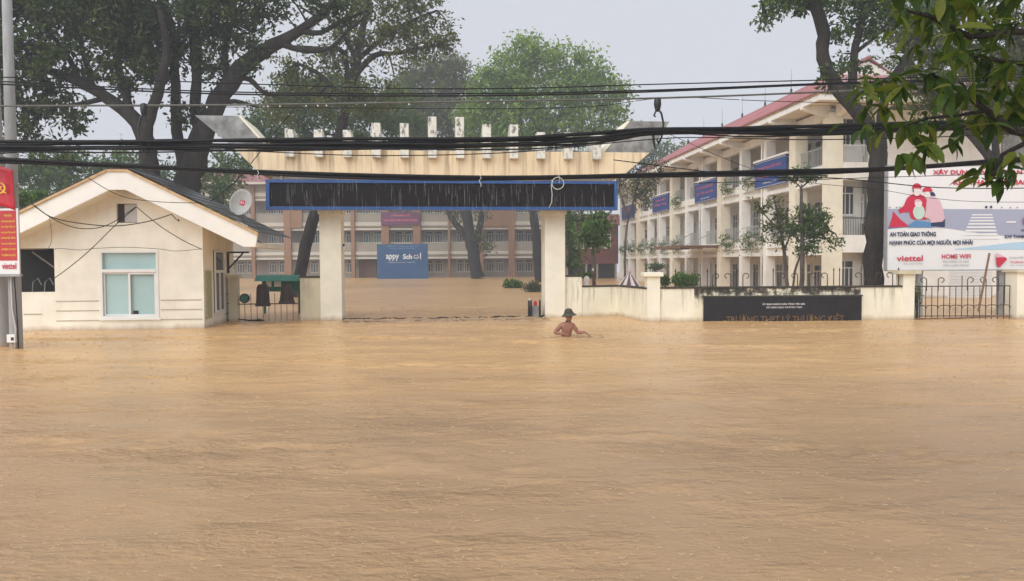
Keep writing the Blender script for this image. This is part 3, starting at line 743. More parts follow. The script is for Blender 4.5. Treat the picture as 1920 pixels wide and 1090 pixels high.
# low maroon house between the two school blocks
mh = thing('maroon_house', 'low dark maroon building with open dark front between the two school blocks', 'building', (P(1112, 520, 92).x, 92, 0))
box('upper_wall', -3.4, 3.0, 0, 6, 1.75, 6.4, M['maroon'], mh); box('ground_wall', -3.3, 2.9, 1.5, 5.9, -1.2, 1.74, M['bag'], mh)
for x in (-3.2, -0.9, 0.4, 2.6): box('post', x, x + 0.22, 0.05, 0.3, -1.2, 1.74, M['far_grey'], mh)
MB().prism([(-3.9, 6.41), (-3.2, 7.6), (3.0, 7.6), (3.5, 6.41)], -0.5, 6.4).build('roof', M['red_roof'], mh)
for x in (-2.2, -0.6, 1.0):
    o = link('window', fwm, mh, (x, -0.04, 3.6)); link('pane', pwm, o)

# ================================================================== GATE
TG = R(6.0)
gf = Frame(((828 - 960) / F * 27.4, 27.4), TG)
gate = thing('school_gate', 'monumental cream gate with flared beam, twelve white fins and a dark display board', 'gate', tuple(gf.o), TG)
Lx0, Lx1 = gf.x(599.5), gf.x(640.5)
Rx0, Rx1 = gf.x(1022), gf.x(1060)
ZP = gf.z(620, 390, 0)
for a, b_ in ((Lx0, Lx1), (Rx0, Rx1)):
    box('gate_pillar', a, b_, 0, 0.95, -1.2, 5.05, M['pillar'], gate, bevel=0.02)
    box('pillar_cap', a - 0.05, b_ + 0.05, -0.04, 1.0, 3.72, 3.86, M['pillar'], gate)
yo = -0.85
zb = (gf.z(487, 328, yo) + gf.z(1166, 331, yo)) / 2; zt = (gf.z(440, 283, yo) + gf.z(1225, 283, yo)) / 2
bL, bR = gf.x(489, yo, 328), gf.x(1166, yo, 328); tL, tR = gf.x(440, yo, 283), gf.x(1219, yo, 283)
beam = MB().prism([(bL, zb), (bR, zb), (tR, zt), (tL, zt)], yo, 1.5).build('beam', M['beam'], gate, bevel=0.015)
hzL = (gf.z(363, 217, yo) + gf.z(1255, 227, yo)) / 2
hL0, hL1, iL = gf.x(365, yo, 217), gf.x(446, yo, 220), gf.x(503, yo, 283)
hR0, hR1, iR = gf.x(1256, yo, 226), gf.x(1182, yo, 229), gf.x(1133, yo, 283)
for k, (a, b_, c_, d_) in enumerate(((tL, hL0, hL1, iL), (tR, hR0, hR1, iR))):
    hn = MB(); hn.prism([(a, zt + 0.003), (b_, hzL), (c_, hzL), (d_, zt + 0.003)], yo + 0.03, 1.4)
    h_o = hn.build('flared_end', [M['horn']], gate)
    # pale upper edge of the horn on its inner side
    s_ = 1 if k == 0 else -1
    MB().prism([(d_, zt + 0.004), (c_, hzL), (c_ + s_ * 0.09, hzL + 0.004), (d_ + s_ * 0.09, zt + 0.004)], yo + 0.01, 1.42).build('flared_edge', M['pillar'], gate)
box('roof_deck', iL + 0.1, iR - 0.1, -0.5, 1.3, zt + 0.004, zt + 0.10, M['horn'], gate)
fpx = (543, 597, 651.5, 705.5, 758.5, 811, 862.5, 913, 964, 1014.5, 1066, 1120)
ftop = (246, 247, 247, 233, 234, 221, 221, 233.5, 234, 247.5, 249, 251)
for px, pt in zip(fpx, ftop):
    x = gf.x(px, yo - 0.25, 290); w2 = 0.145
    z0 = zt - 0.28; z1 = {0: 6.2}.get(0) and zt + {246: .62, 247: .62, 247.5: .62, 249: .62, 251: .62, 233: .87, 233.5: .87, 234: .87, 221: 1.1}[pt]
    MB().prism_x([(yo - 0.28, z0 - 0.0), (yo - 0.28, z1), (yo + 0.08, z1), (yo + 1.05, zt + 0.35), (yo + 1.05, zt + 0.11), (yo + 0.4, zt + 0.11), (yo + 0.4, zt + 0.005), (yo + 0.003 - 0.006, zt + 0.005), (yo - 0.003, z0)], x - w2, x + w2).build('roof_fin', M['fin'], gate, bevel=0.012)
# display board
yl = yo - 0.02
X0, X1 = gf.x(498.5, yl, 370), gf.x(1158, yl, 370)
zl0 = (gf.z(500, 396, yl) + gf.z(1156, 392.0, yl)) / 2; zl1 = (gf.z(500, 338, yl) + gf.z(1156, 339, yl)) / 2
led = thing('display_board', 'wide switched off dark display board in a blue frame hung under the gate beam', 'display board', tuple(gf.o + gf.n * yl + gf.u * ((X0 + X1) / 2)), TG)
hw = (X1 - X0) / 2
box('board', -hw + 0.1, hw - 0.1, 0.03, 0.24, zl0 + 0.1, zl1 - 0.1, M['led'], led)
box('frame_bottom', -hw, hw, -0.03, 0.26, zl0, zl0 + 0.11, M['blue'], led)
box('frame_top', -hw, hw, -0.03, 0.26, zl1 - 0.10, zl1, M['blue'], led)
for s_ in (-1, 1): box('frame_side', s_ * (hw - 0.06) - 0.06, s_ * (hw - 0.06) + 0.06, -0.028, 0.258, zl0 + 0.111, zl1 - 0.101, M['blue'], led)
nseg_ = 16
for k in range(1, nseg_): 
    x = -hw + 2 * hw * k / nseg_; box('module_joint', x - 0.008, x + 0.008, 0.02, 0.029, zl0 + 0.112, zl1 - 0.102, M['black'], led)
for k in range(7):
    x = -hw + 0.5 + k * (2 * hw - 1) / 6; box('hanger', x - 0.03, x + 0.03, 0.08, 0.14, zl1 + 0.001, zb - 0.001, M['steel'], led)
box('cable_tray', -hw + .2, hw - .2, 0.16, 0.22, zl1 + 0.05, zl1 + 0.10, M['steel'], led)
# rain water running off the beam in thin streams
mb = MB(); rr = random.Random(11)
for k in range(170):
    x = rr.uniform(bL, bR); z1_ = rr.uniform(3.9, zb); ln = rr.uniform(0.15, 0.6); y = yo - 0.08 - rr.uniform(0, 0.5)
    mb.tube([(x, y, z1_), (x + 0.01, y, z1_ - ln)], [0.002, 0.0045], 3)
o = mb.build('roof_drips', M['drip'], None); o.location = gf.o; o.rotation_euler = (0, 0, TG); o['kind'] = 'stuff'
# top of the drowned sliding gate between the pillars, water breaking over it
sg = thing('sliding_gate', 'drowned sliding gate whose dark top rail just breaks the water between the gate pillars', 'gate', tuple(gf.o + gf.n * 0.25), TG)
mb = MB(); rr = random.Random(5)
pts = [(Lx1 + (Rx0 - Lx1) * k / 40, 0.06 * math.sin(k * .6), -0.015 + 0.05 * rr.random()) for k in range(41)]
mb.tube(pts, [0.035 + 0.02 * rr.random() for _ in pts], 6).build('top_rail', M['iron'], sg)
mb = MB(); pts = [(Lx1 + (Rx0 - Lx1) * k / 40, -1.25 + 0.08 * math.sin(k * .5), -0.025 + 0.05 * rr.random()) for k in range(41)]
mb.tube(pts, [0.02 + 0.025 * rr.random() for _ in pts], 6).build('lower_rail', M['rust'], sg)
mb = MB()
for k in range(44):
    x = Lx1 + 0.05 + (Rx0 - Lx1 - 0.1) * k / 43; mb.box(x - 0.02, x + 0.02, -0.02, 0.02, -1.15, 0.0)
mb.build('bars', M['iron'], sg)
# water breaking over the drowned gate
def chop():
    rng = np.random.default_rng(12); nx, ny = 260, 60
    xs = np.linspace(Lx1 + .03, Rx0 - .03, nx); ys = np.linspace(-1.75, 0.6, ny)
    h = (grid_noise(nx, ny, 46, 16, rng) - .5) * 0.07 + (grid_noise(nx, ny, 110, 30, rng) - .5) * 0.05
    w_ = 0.25 + np.exp(-((ys - 0.0) / .22) ** 2) + 0.8 * np.exp(-((ys + 1.2) / .2) ** 2)
    h = h * w_[:, None] + 0.012
    e = np.minimum(ys + 1.75, 0.6 - ys) / 0.3; h = h * np.clip(e, 0, 1)[:, None] + (np.clip(e, 0, 1)[:, None] - 1) * 0.03
    X, Y = np.meshgrid(xs, ys); idx = np.arange(nx * ny).reshape(ny, nx)
    q = np.stack([idx[:-1, :-1], idx[:-1, 1:], idx[1:, 1:], idx[1:, :-1]], -1).reshape(-1, 4)
    me = bpy.data.meshes.new('choppy_water'); me.from_pydata(np.stack([X, Y, h], -1).reshape(-1, 3).tolist(), [], q.tolist())
    me.polygons.foreach_set('use_smooth', [True] * len(q)); me.materials.append(M['water']); me.update()
    o = link('choppy_water', me, None, tuple(gf.o), (0, 0, TG)); o['kind'] = 'structure'
chop()
# gate motor box by the right pillar
gm = thing('gate_motor', 'grey gate motor box with black corner posts and a red lamp beside the right pillar', 'gate motor', tuple(gf.o + gf.u * gf.x(1001, 0.2, 580) + gf.n * 0.2), TG)
box('housing', -0.16, 0.20, -0.1, 0.25, -1.2, 0.42, M['horn'], gm, bevel=0.02)
for x in (-0.2, -0.12, 0.2): MB().lathe([(0.035, -1.2), (0.035, 0.58), (0.02, 0.64)], 10, (x, -0.14, 0)).build('corner_post', M['black'], gm)
MB().lathe([(0.055, 0.42), (0.06, 0.55), (0.03, 0.6)], 12, (0.06, 0.05, 0)).build('red_lamp', M['red_print'], gm)
MB().lathe([(0.03, 0.6), (0.035, 0.66), (0.01, 0.69)], 10, (-0.16, 0, 0)).build('white_knob', M['marble'], gm)
# white bundle and small black hook on the left pillar's right side
lm = thing('wall_lamp', 'small white bulb lamp with black holder on the right side of the left gate pillar', 'lamp', tuple(gf.o + gf.u * (Lx1 + 0.05) + gf.n * 0.3 + Vector((0, 0, gf.z(644, 462)))), TG)
MB().lathe([(0.02, -0.17), (0.05, -0.12), (0.055, -0.05), (0.03, 0.0)], 12).build('bulb', M['marble'], lm, smooth=True)
MB().lathe([(0.03, 0.0), (0.035, 0.08)], 10).build('holder', M['black'], lm)

# ---- low wall stub and side gate between gate and guard house
ws = thing('low_wall', 'short weathered grey plaster wall between the small side gate and the left gate pillar', 'wall', tuple(gf.o), TG)
wx0 = gf.x(561); zw = gf.z(580, 518)
box('wall_face', wx0, Lx0 - 0.003, 0.1, 0.35, -1.2, zw - 0.06, M['wall_old'], ws)
box('coping', wx0 - 0.02, Lx0 - 0.003, 0.07, 0.38, zw - 0.06, zw, M['wall_top'], ws)
px_ = thing('gate_post', 'short cream gate post with cap against the guard house side wall', 'post', tuple(gf.o), TG)
box('shaft', gf.x(428), gf.x(443), 0.0, 0.42, -1.2, gf.z(436, 523), M['wall_old'], px_); box('cap', gf.x(425), gf.x(446), -0.05, 0.47, gf.z(436, 523) + 0.001, gf.z(436, 516), M['wall_old'], px_)
sgt = thing('side_gate', 'small half drowned side gate of thin rusty bars beside the guard house', 'gate', tuple(gf.o + gf.n * 0.2), TG)
zr = gf.z(500, 570, 0.2)
MB().tube([(gf.x(445, .2), 0, zr), (gf.x(560, .2), 0, zr)], 0.022, 6).build('top_rail', M['rust'], sgt)
for k, px in enumerate((458, 469.5, 481, 492, 503, 514.5, 526, 537, 548.5, 558.5)):
    tall = k in (1, 5, 9)
    MB().tube([(gf.x(px, .2), -0.03, -1.1), (gf.x(px, .2), -0.03, zr + (0.36 if tall else -0.02))], 0.012, 5).build('bar', M['rust'], sgt)
MB().tube([(gf.x(446, .2), -0.05, 0.08), (gf.x(470, .2), -0.06, 0.03), (gf.x(487, .2), -0.06, 0.04), (gf.x(495, .2), -0.05, 0.0)], [0.02, 0.03, 0.05, 0.02], 6).build('caught_branch', M['bark'], sgt)
for (a, b_, t0, t1, lab, flare) in ((479, 504, 533, 573, 'dark brown bag with rounded top and strap buckle hanging on the side gate', 0.03), (523, 550, 533.5, 569, 'dark brown bag with flared square bottom hanging on the side gate', 0.07)):
    xa, xb = gf.x(a), gf.x(b_); z1_ = gf.z(500, t0, 0.1); z0_ = gf.z(500, t1, 0.1); w_ = (xb - xa) / 2; cxm = (xa + xb) / 2
    bt = thing('hanging_bag', lab, 'bag', tuple(gf.o + gf.u * cxm + gf.n * 0.02), TG, 'bags hung on the side gate')
    hgt = z1_ - z0_
    MB().prism([(-w_, z0_), (-w_ + flare, z1_ - 0.12), (-w_ + flare + 0.06, z1_), (w_ - flare - 0.06, z1_), (w_ - flare, z1_ - 0.12), (w_, z0_)], -0.1, 0.12).build('bag_body', M['bag'], bt, bevel=0.035)
    MB().prism([(-w_ - 0.02, z0_ - 0.02), (-w_ - 0.0, z0_ + 0.1), (w_ + 0.0, z0_ + 0.1), (w_ + 0.02, z0_ - 0.02)], -0.13, 0.14).build('bottom_panel', M['bag'], bt, bevel=0.02)
    for s_ in (-1, 1): MB().tube([(s_ * w_ * 0.45, -0.12, z0_ + 0.1), (s_ * w_ * 0.4, -0.13, z0_ + hgt * 0.6), (s_ * w_ * 0.3, -0.11, z1_ - 0.02)], 0.012, 5).build('strap', M['black'], bt)
hp = thing('round_horn', 'round black ribbed lamp shade or siren mouth at the left end of the side gate', 'siren', tuple(gf.o + gf.u * gf.x(456) + gf.n * 0.1 + Vector((0, 0, gf.z(456, 560)))), TG)
MB().lathe([(0.155, -0.02), (0.17, 0.0), (0.165, 0.1), (0.12, 0.2)], 24).build('rim', M['black'], hp, smooth=True, rot=(math.pi / 2 + math.pi, 0, 0))
MB().lathe([(0.13, -0.03), (0.132, -0.021)], 20).build('grille', M['green_roof'], hp, rot=(math.pi / 2 + math.pi, 0, 0))
# green notice board behind the side gate
nb_ = thing('notice_board', 'dark green roofed notice board with two white papers behind the side gate', 'notice board', tuple(P(525, 530, 31.0) * Vector((1, 1, 0))) if False else (P(525, 530, 31).x, 31.0, 0))
u_ = mpp(31); zc = lambda py: P(525, py, 31).z
box('panel', -34 * u_, 37 * u_, 0, 0.08, zc(547), zc(527), M['green_roof'], nb_)
MB().prism_x([(-0.45, zc(527)), (0.45, zc(527)), (0.06, zc(516)), (-0.06, zc(516))], -42 * u_, 38 * u_).build('roof', M['green_roof'], nb_)
for x in (-31, 34): box('post', x * u_ - 0.04, x * u_ + 0.04, 0.09, 0.17, -1.2, zc(528), M['green_roof'], nb_)
for a, b_ in ((-26, -16), (-11, 2)): box('notice', a * u_, b_ * u_, -0.008, -0.002, zc(538), zc(527.5), M['paper'], nb_)

# ================================================================== YARD WALLS RIGHT OF THE GATE
A = Vector((gf.o + gf.u * Rx1)); A.z = 0
pB = P(1158, 592, 28.6); pC = P(1213, 604.5, 25.6)
def wall_thing(name, label, p0, p1, ztop, mat_, thick=0.2, cop=True):
    d = Vector((p1[0] - p0[0], p1[1] - p0[1], 0)); L = d.length; a = math.atan2(d.y, d.x)
    t_ = thing(name, label, 'wall', (p0[0], p0[1], 0), a)
    MB().box(0.002, L - 0.002, 0, thick, -1.2, ztop - 0.06).build('wall_face', mat_, t_)
    if cop: MB().box(0.002, L - 0.002, -0.03, thick + 0.03, ztop - 0.059, ztop).build('coping', M['wall_top'], t_, bevel=0.01)
    return t_, L
t1, L1 = wall_thing('yard_wall', 'tall cracked wall stub joined to the right gate pillar', (A.x, A.y + 0.15), (A.x + gf.u.x * 0.62, A.y + 0.15 + gf.u.y * 0.62), P(1075, 516, 28.4).z, M['wall'])
zA = P(1120, 535, 28.5).z
t2, L2 = wall_thing('yard_wall', 'stained cream wall between the tall wall stub and the corner joint', (A.x + 0.63, A.y + 0.22), (pB.x, pB.y), zA, M['wall'])
t3, L3 = wall_thing('yard_wall', 'stained cream wall running forward to the capped corner post', (pB.x, pB.y), (pC.x, pC.y), zA, M['wall'])
# front wall with name plate
wf = Frame((pC.x, pC.y), R(1.5))
WL = wf.x(1692)
z1c = wf.z(1450, 537)
cp = thing('wall_post', 'capped cream corner post where the front wall begins', 'post', tuple(wf.o), wf.th)
cz = wf.z(1225, 519)
box('shaft', 0.0, wf.x(1237), -0.06, 0.40, -1.2, cz, M['pillar'], cp); box('cap', -0.12, wf.x(1237) + 0.10, -0.16, 0.5, cz + 0.001, wf.z(1225, 511), M['pillar'], cp, bevel=0.02)
xs0, xs1 = wf.x(1320, -0.1), wf.x(1617, -0.1)
wt = thing('front_wall', 'mouldy cream front wall carrying the black name plate', 'wall', tuple(wf.o), wf.th)
box('wall_face', wf.x(1237) + 0.002, xs0 - 0.3, 0, 0.22, -1.2, z1c - 0.06, M['wall'], wt)
box('wall_face', xs0 - 0.298, xs1, 0, 0.22, -1.2, z1c - 0.06, M['wall_mold'], wt)
box('wall_face', xs1 + 0.002, WL - 0.002, 0, 0.22, -1.2, z1c - 0.06, M['wall'], wt)
box('coping', wf.x(1237) + 0.002, WL, -0.04, 0.26, z1c - 0.059, z1c, M['wall_top'], wt, bevel=0.012)
# ornamental iron on the wall top
def scroll_me(flip):
    s_ = -1 if flip else 1; pts = [(0, 0, 0), (0, 0, 0.36)]
    for k in range(9):
        a = math.pi - k * 0.55; pts.append((s_ * (0.10 + 0.10 * math.cos(a)), 0, 0.36 + 0.08 * math.sin(a)))
    pts.append((s_ * 0.15, 0, 0.27))
    return MB().tube(pts, 0.016, 5).mesh('scroll', M['iron'], True)
scr = {False: scroll_me(False), True: scroll_me(True)}
spike = MB().tube([(0, 0, 0), (0, 0, 0.5), (0, 0, 0.53)], [0.016, 0.016, 0.03], 5).tube([(0, 0, 0.53), (0, 0, 0.62)], [0.03, 0.004], 5).mesh('spike', M['iron'])
fi = thing('wall_ironwork', 'row of dark iron scrolls and spikes standing on the mouldy front wall', 'ironwork', tuple(wf.o), wf.th)
seq = [('p', 1268), ('s', 1315, 1), ('p', 1328), ('s', 1338, 0), ('s', 1372, 1), ('p', 1384), ('s', 1395, 0), ('p', 1418), ('p', 1452), ('s', 1463, 0), ('s', 1498, 1), ('p', 1508), ('s', 1521, 0), ('s', 1554, 1), ('p', 1566), ('p', 1577), ('p', 1599), ('s', 1618, 1), ('s', 1645, 0), ('s', 1677, 1), ('p', 1688)]
for q in seq:
    if q[1] < 1240: continue
    link('spike' if q[0] == 'p' else 'scroll', spike if q[0] == 'p' else scr[bool(q[2])], fi, (wf.x(q[1]), 0.1, z1c - 0.01))
# black name plate
npz = wf.z(1460, 557, -0.08)
nplate = thing('name_plate', 'long black granite name plate with brass letters half under the flood', 'sign', tuple(wf.o), wf.th)
box('plate', xs0, xs1, -0.08, -0.003, -1.1, npz, M['granite'], nplate)
box('plate_edge', xs0 - 0.02, xs1 + 0.02, -0.12, -0.003, npz + 0.001, npz + 0.05, M['wall_top'], nplate)
ztx = lambda py: wf.z(1460, py, -0.09)
text('ỦY BAN NHÂN DÂN TỈNH YÊN BÁI', M['letter_white'], nplate, w=wf.x(1510, -.09) - wf.x(1431, -.09), h=0.075, loc=(wf.x(1470, -.09), -0.09, ztx(570)), bold=0.015)
text('SỞ GIÁO DỤC VÀ ĐÀO TẠO', M['letter_white'], nplate, w=wf.x(1505, -.09) - wf.x(1438, -.09), h=0.09, loc=(wf.x(1471, -.09), -0.09, ztx(576.5)), bold=0.015)
text('TRƯỜNG THPT LÝ THƯỜNG KIỆT', M['letter_brown'], nplate, w=wf.x(1584, -.11) - wf.x(1362, -.11), h=0.36, loc=(wf.x(1473, -.11), -0.10, ztx(598.5)), bold=0.0, depth=0.03)
# right gate posts and iron side gate
p2 = thing('wall_post', 'cream post with dark wide cap under the left end of the traffic safety billboard', 'post', tuple(wf.o), wf.th)
zc2 = wf.z(1700, 514)
box('shaft', WL, wf.x(1713), -0.08, 0.4, -1.2, zc2, M['pillar'], p2); box('cap', wf.x(1679), wf.x(1722), -0.2, 0.52, zc2 + 0.001, wf.z(1700, 507), M['wall_old'], p2)
p3 = thing('wall_post', 'cream post at the right edge of the picture where the iron side gate ends', 'post', tuple(wf.o), wf.th)
box('shaft', wf.x(1904), wf.x(1904) + 0.75, -0.1, 0.5, -1.2, wf.z(1904, 511), M['pillar'], p3); box('cap', wf.x(1900), wf.x(1904) + 0.9, -0.2, 0.6, wf.z(1904, 511) + .001, wf.z(1904, 506), M['wall_old'], p3)
ig = thing('iron_gate', 'dark wrought iron gate with scrolls and upright bars under the billboard', 'gate', tuple(wf.o + wf.n * 0.1), wf.th)
ga, gb = wf.x(1716), wf.x(1899); zrl = wf.z(1800, 537)
MB().tube([(ga, 0, zrl), (gb, 0, zrl)], 0.018, 5).build('top_rail', M['iron'], ig)
MB().tube([(ga, 0, 0.11), (gb, 0, 0.10)], 0.016, 5).build('low_rail', M['iron'], ig)
MB().tube([(ga, -0.05, 0.02), (ga + 1.2, -0.05, 0.03), (gb, -0.05, 0.10)], 0.03, 5).build('bent_rail', M['rust'], ig)
nbar = 17
arc = MB().tube([(0.22 - 0.22 * math.cos(a), 0, 0.36 + 0.11 * math.sin(a) ** 0.7 * 1.0) for a in [0.001 + k * (math.pi - 0.002) / 8 for k in range(9)]], 0.013, 4).mesh('arch', M['iron'])
for k in range(nbar):
    x = ga + 0.02 + (gb - ga - 0.04) * k / (nbar - 1)
    top = zrl + (0.36 if k in (8, 0) else -0.01)
    MB().tube([(x, 0, -0.6), (x, 0, top)], 0.014, 5).build('bar', M['iron'], ig)
    if k % 2 == 0 and k < nbar - 1: link('arch', arc, ig, (x - 0.0, 0, 0.0))
for px, fl in ((1741, 1), (1763, 0), (1818, 0), (1853, 1), (1876, 1)):
    link('scroll', scr[bool(fl)], ig, (wf.x(px), 0, zrl - 0.15))
MB().tube([(wf.x(1857), -0.04, zrl + 1.1), (wf.x(1838), -0.04, 0.25)], 0.035, 6).build('leaning_pole', M['rust'], ig)

# ================================================================== TRAFFIC SAFETY BILLBOARD
YBB = 27.3
bf = Frame((P(1665, 420, YBB).x, YBB), R(1.0))
bb = thing('billboard', 'large white traffic safety billboard with helmeted family picture at the right edge', 'billboard', tuple(bf.o), bf.th)
BZ0, BZ1 = bf.z(1665, 506.5), bf.z(1665, 312)
BX0, BX1 = bf.x(1664, 0, 420), bf.x(1664, 0, 420) + 6.6
box('board', BX0, BX1, 0.0, 0.18, BZ0, BZ1, M['white_print'], bb)
fm = MB().box(BX0 - 0.03, BX0, -0.02, 0.2, BZ0, BZ1 + 0.03).box(BX0, BX1, -0.02, 0.2, BZ0 - 0.04, BZ0 - 0.001).box(BX0, BX1, -0.02, 0.2, BZ1 + 0.001, BZ1 + 0.04)
fm.build('frame', M['steel'], bb)
for px in (1732, 1886): box('leg', bf.x(px) - 0.09, bf.x(px) + 0.09, 0.2, 0.38, -1.2, BZ1 - 0.3, M['steel'], bb)
lay = [0.0]
def bpoly(name, pts, m):
    """flat print on the board, outline given in picture columns and rows"""
    lay[0] += 0.0012; y = -0.004 - lay[0]
    vs = [(bf.hit(a, b_, 0)[0], y, bf.hit(a, b_, 0)[1]) for a, b_ in pts]
    ar = sum(vs[i][0] * vs[(i + 1) % len(vs)][2] - vs[(i + 1) % len(vs)][0] * vs[i][2] for i in range(len(vs)))
    if ar < 0: vs = vs[::-1]
    me = bpy.data.meshes.new(name); bm = bmesh.new()
    f = bm.faces.new([bm.verts.new(v) for v in vs]); bmesh.ops.triangulate(bm, faces=[f]); bm.to_mesh(me); bm.free()
    me.materials.append(m); return link(name, me, bb)
def ell(cx, cy, rx, ry, n=20, a0=0, a1=360): return [(cx + rx * math.cos(R(a0 + (a1 - a0) * k / n)), cy - ry * math.sin(R(a0 + (a1 - a0) * k / n))) for k in range(n if a1 - a0 == 360 else n + 1)]
RE_ = 2010
bpoly('printed_road', [(1664, 392), (RE_, 393), (RE_, 450), (1900, 444), (1840, 438), (1780, 429), (1730, 425), (1664, 430)], M['road_print'])
bpoly('printed_curve', [(1664, 426), (1700, 423), (1740, 426), (1700, 425.5), (1664, 430)], M['blue_print'])
bpoly('printed_sky_band', [(1790, 467), (1850, 461), (1900, 455), (RE_, 448), (RE_, 468.5), (1790, 468.5)], M['sky_print'])
for k in range(8):
    y0_ = 402 + k * 5.1 + k * k * 0.14; hh = 2.2 + k * 0.28; e = (y0_ - 394) * 0.42
    bpoly('crossing_stripe', [(1826 - e, y0_), (1858 + e * 0.62, y0_), (1858 + (e + hh * .4) * 0.62, y0_ + hh), (1826 - e - hh * 0.4, y0_ + hh)], M['white_print'])
bpoly('lane_mark', [(1887, 415), (1904, 415), (1904, 418), (1886, 418)], M['white_print'])
bpoly('printed_scooter', [(1668, 424), (1672, 408), (1674, 396), (1680, 402), (1690, 412), (1702, 424), (1700, 425.5), (1666, 427)], M['red_print'])
bpoly('printed_scooter_shield', [(1675, 397), (1690, 398), (1704, 406), (1716, 416), (1722, 426), (1704, 424), (1688, 412)], M['road_print'])
bpoly('printed_jeans', [(1704, 421), (1716, 414), (1736, 416), (1752, 420), (1752, 427), (1702, 427)], M['blue_print'])
bpoly('printed_jacket', [(1684, 394), (1694, 386), (1700, 372), (1707, 366), (1713, 364), (1718, 371), (1724, 364), (1733, 369), (1737, 376), (1736, 392), (1740, 405), (1736, 412), (1712, 412), (1707, 410), (1704, 398), (1692, 399), (1686, 402)], M['red_print'])
bpoly('printed_face', ell(1718.5, 359.5, 7, 8.5), M['skin_print'])
bpoly('printed_helmet', ell(1718.5, 352, 8.8, 8, 18, -15, 195), M['red_print'])
bpoly('printed_strap', [(1710, 353), (1712, 353), (1713, 361), (1711, 361)], M['navy_print'])
bpoly('printed_shirt', [(1737, 374), (1744, 369), (1752, 370), (1762, 377), (1768, 395), (1771, 412), (1766, 416), (1745, 418), (1742, 411), (1732, 407), (1736, 395)], M['pink_print'])
bpoly('printed_skirt', [(1745, 418), (1766, 416), (1771, 410), (1771, 425), (1768, 426), (1745, 424)], M['navy_print'])
bpoly('printed_profile', ell(1738, 366, 6, 7), M['skin_print'])
bpoly('printed_hair', [(1744, 360), (1750, 361), (1754, 367), (1748, 368), (1743, 366)], M['navy_print'])
bpoly('printed_helmet', ell(1738, 358.5, 9.5, 7.5, 18, -8, 190), M['red_print'])
bpoly('printed_child_shirt', ell(1722, 398, 11, 14), M['mint_print'])
bpoly('printed_child_head', ell(1721, 382, 7, 7), M['skin_print'])
bpoly('printed_child_hair', ell(1720, 378.5, 6.5, 4.5, 14, 0, 190), M['pink_print'])
bpoly('printed_arm', [(1716, 391), (1710, 398), (1712, 402), (1719, 396)], M['mint_print'])
for px in (1848, 1857): bpoly('printed_pupil', ell(px, 388.5, 2.4, 2.4, 10), M['navy_print'])
for px in (1877, 1893, 1906, 1667, 1680, 1686): bpoly('printed_tuft', ell(px, 389.5, 1.8, 1.4, 8), M['grey_print'])
def btext(s_, px0, px1, py, hpx, m, **k):
    lay[0] += 0.0012; xa, xb = bf.x(px0, 0, py), bf.x(px1, 0, py)
    text(s_, m, bb, w=xb - xa, h=hpx * mpp(YBB), loc=((xa + xb) / 2, -0.03 - lay[0] * 0.1, bf.z((px0 + px1) / 2, py)), **k)
btext('XÂY DỰNG VĂN HÓA AN TOÀN', 1748, 1960, 323, 13, M['red_print'], bold=0.035)
btext('KHI THAM GIA GIAO THÔNG', 1787, 1990, 341, 11.5, M['red_print'], bold=0.035)
btext('AN TOÀN GIAO THÔNG', 1667.5, 1754, 438.5, 10.5, M['navy_print'], bold=0.04)
btext('HẠNH PHÚC CỦA MỌI NGƯỜI, MỌI NHÀ!', 1667, 1823, 455, 12.5, M['navy_print'], bold=0.04)
btext('viettel', 1680.5, 1729.5, 484.5, 11, M['red_print'], bold=0.02)
btext('Theo cách của bạn', 1693, 1729, 494.8, 4.2, M['grey_print'])
btext('HOME WIFI', 1765, 1819, 481, 8.5, M['red_print'], bold=0.02)
btext('PHỦ SÓNG CẢ NHÀ', 1767, 1816, 490, 6, M['grey_print'])
btext('WIFI LUÔN MẠNH', 1767, 1816, 498, 6, M['grey_print'])
btext('VÌ MỘT TƯƠNG LAI', 1913, 1990, 432, 8, M['navy_print'], bold=0.03)
btext('KHI THAM GIA GIAO THÔNG', 1883, 1990, 443, 8, M['navy_print'], bold=0.03)
btext('CHUYỂN TIỀN', 1891, 1940, 482.5, 6, M['grey_print'])
btext('THANH TOÁN', 1892, 1945, 491, 6, M['red_print'])
btext('AN TOÀN - TIỆN LỢI', 1892, 1950, 497.5, 3.6, M['grey_print'])
bpoly('arrow_logo', [(1865, 477), (1868, 475), (1885, 484), (1886, 487), (1872, 501), (1868, 501), (1866, 495)], M['red_print'])
bpoly('arrow_logo_fold', [(1865, 477), (1868, 475), (1882, 482.5), (1865.5, 483)], M['pink_print'])
btext('money', 1868, 1881, 488, 3.4, M['white_print'], bold=0.02)
bpoly('red_mark', [(1916, 409), (1990, 409), (1990, 421), (1916, 421)], M['red_print'])

# ================================================================== GUARD HOUSE
p0 = P(42, 621.7, 23.4)
hf = Frame((p0.x, p0.y), R(6.5))
gh = thing('guard_house', 'small cream guard house with white gable fascia and cyan window film left of the gate', 'guard house', tuple(hf.o), hf.th)
HW = hf.x(381); HL = hf.x(-60); HD = 3.7; YO = -0.75
def h3(px, py, yo=0.0): return hf.hit(px, py, yo)
zE = hf.z(458, 463, YO)                     # eave level
ox0, ox1 = hf.x(22, 0, 500), hf.x(102, 0, 500); oz0, oz1 = hf.z(70, 548), hf.z(70, 466)
apx, apz = hf.hit(224, 356, YO)
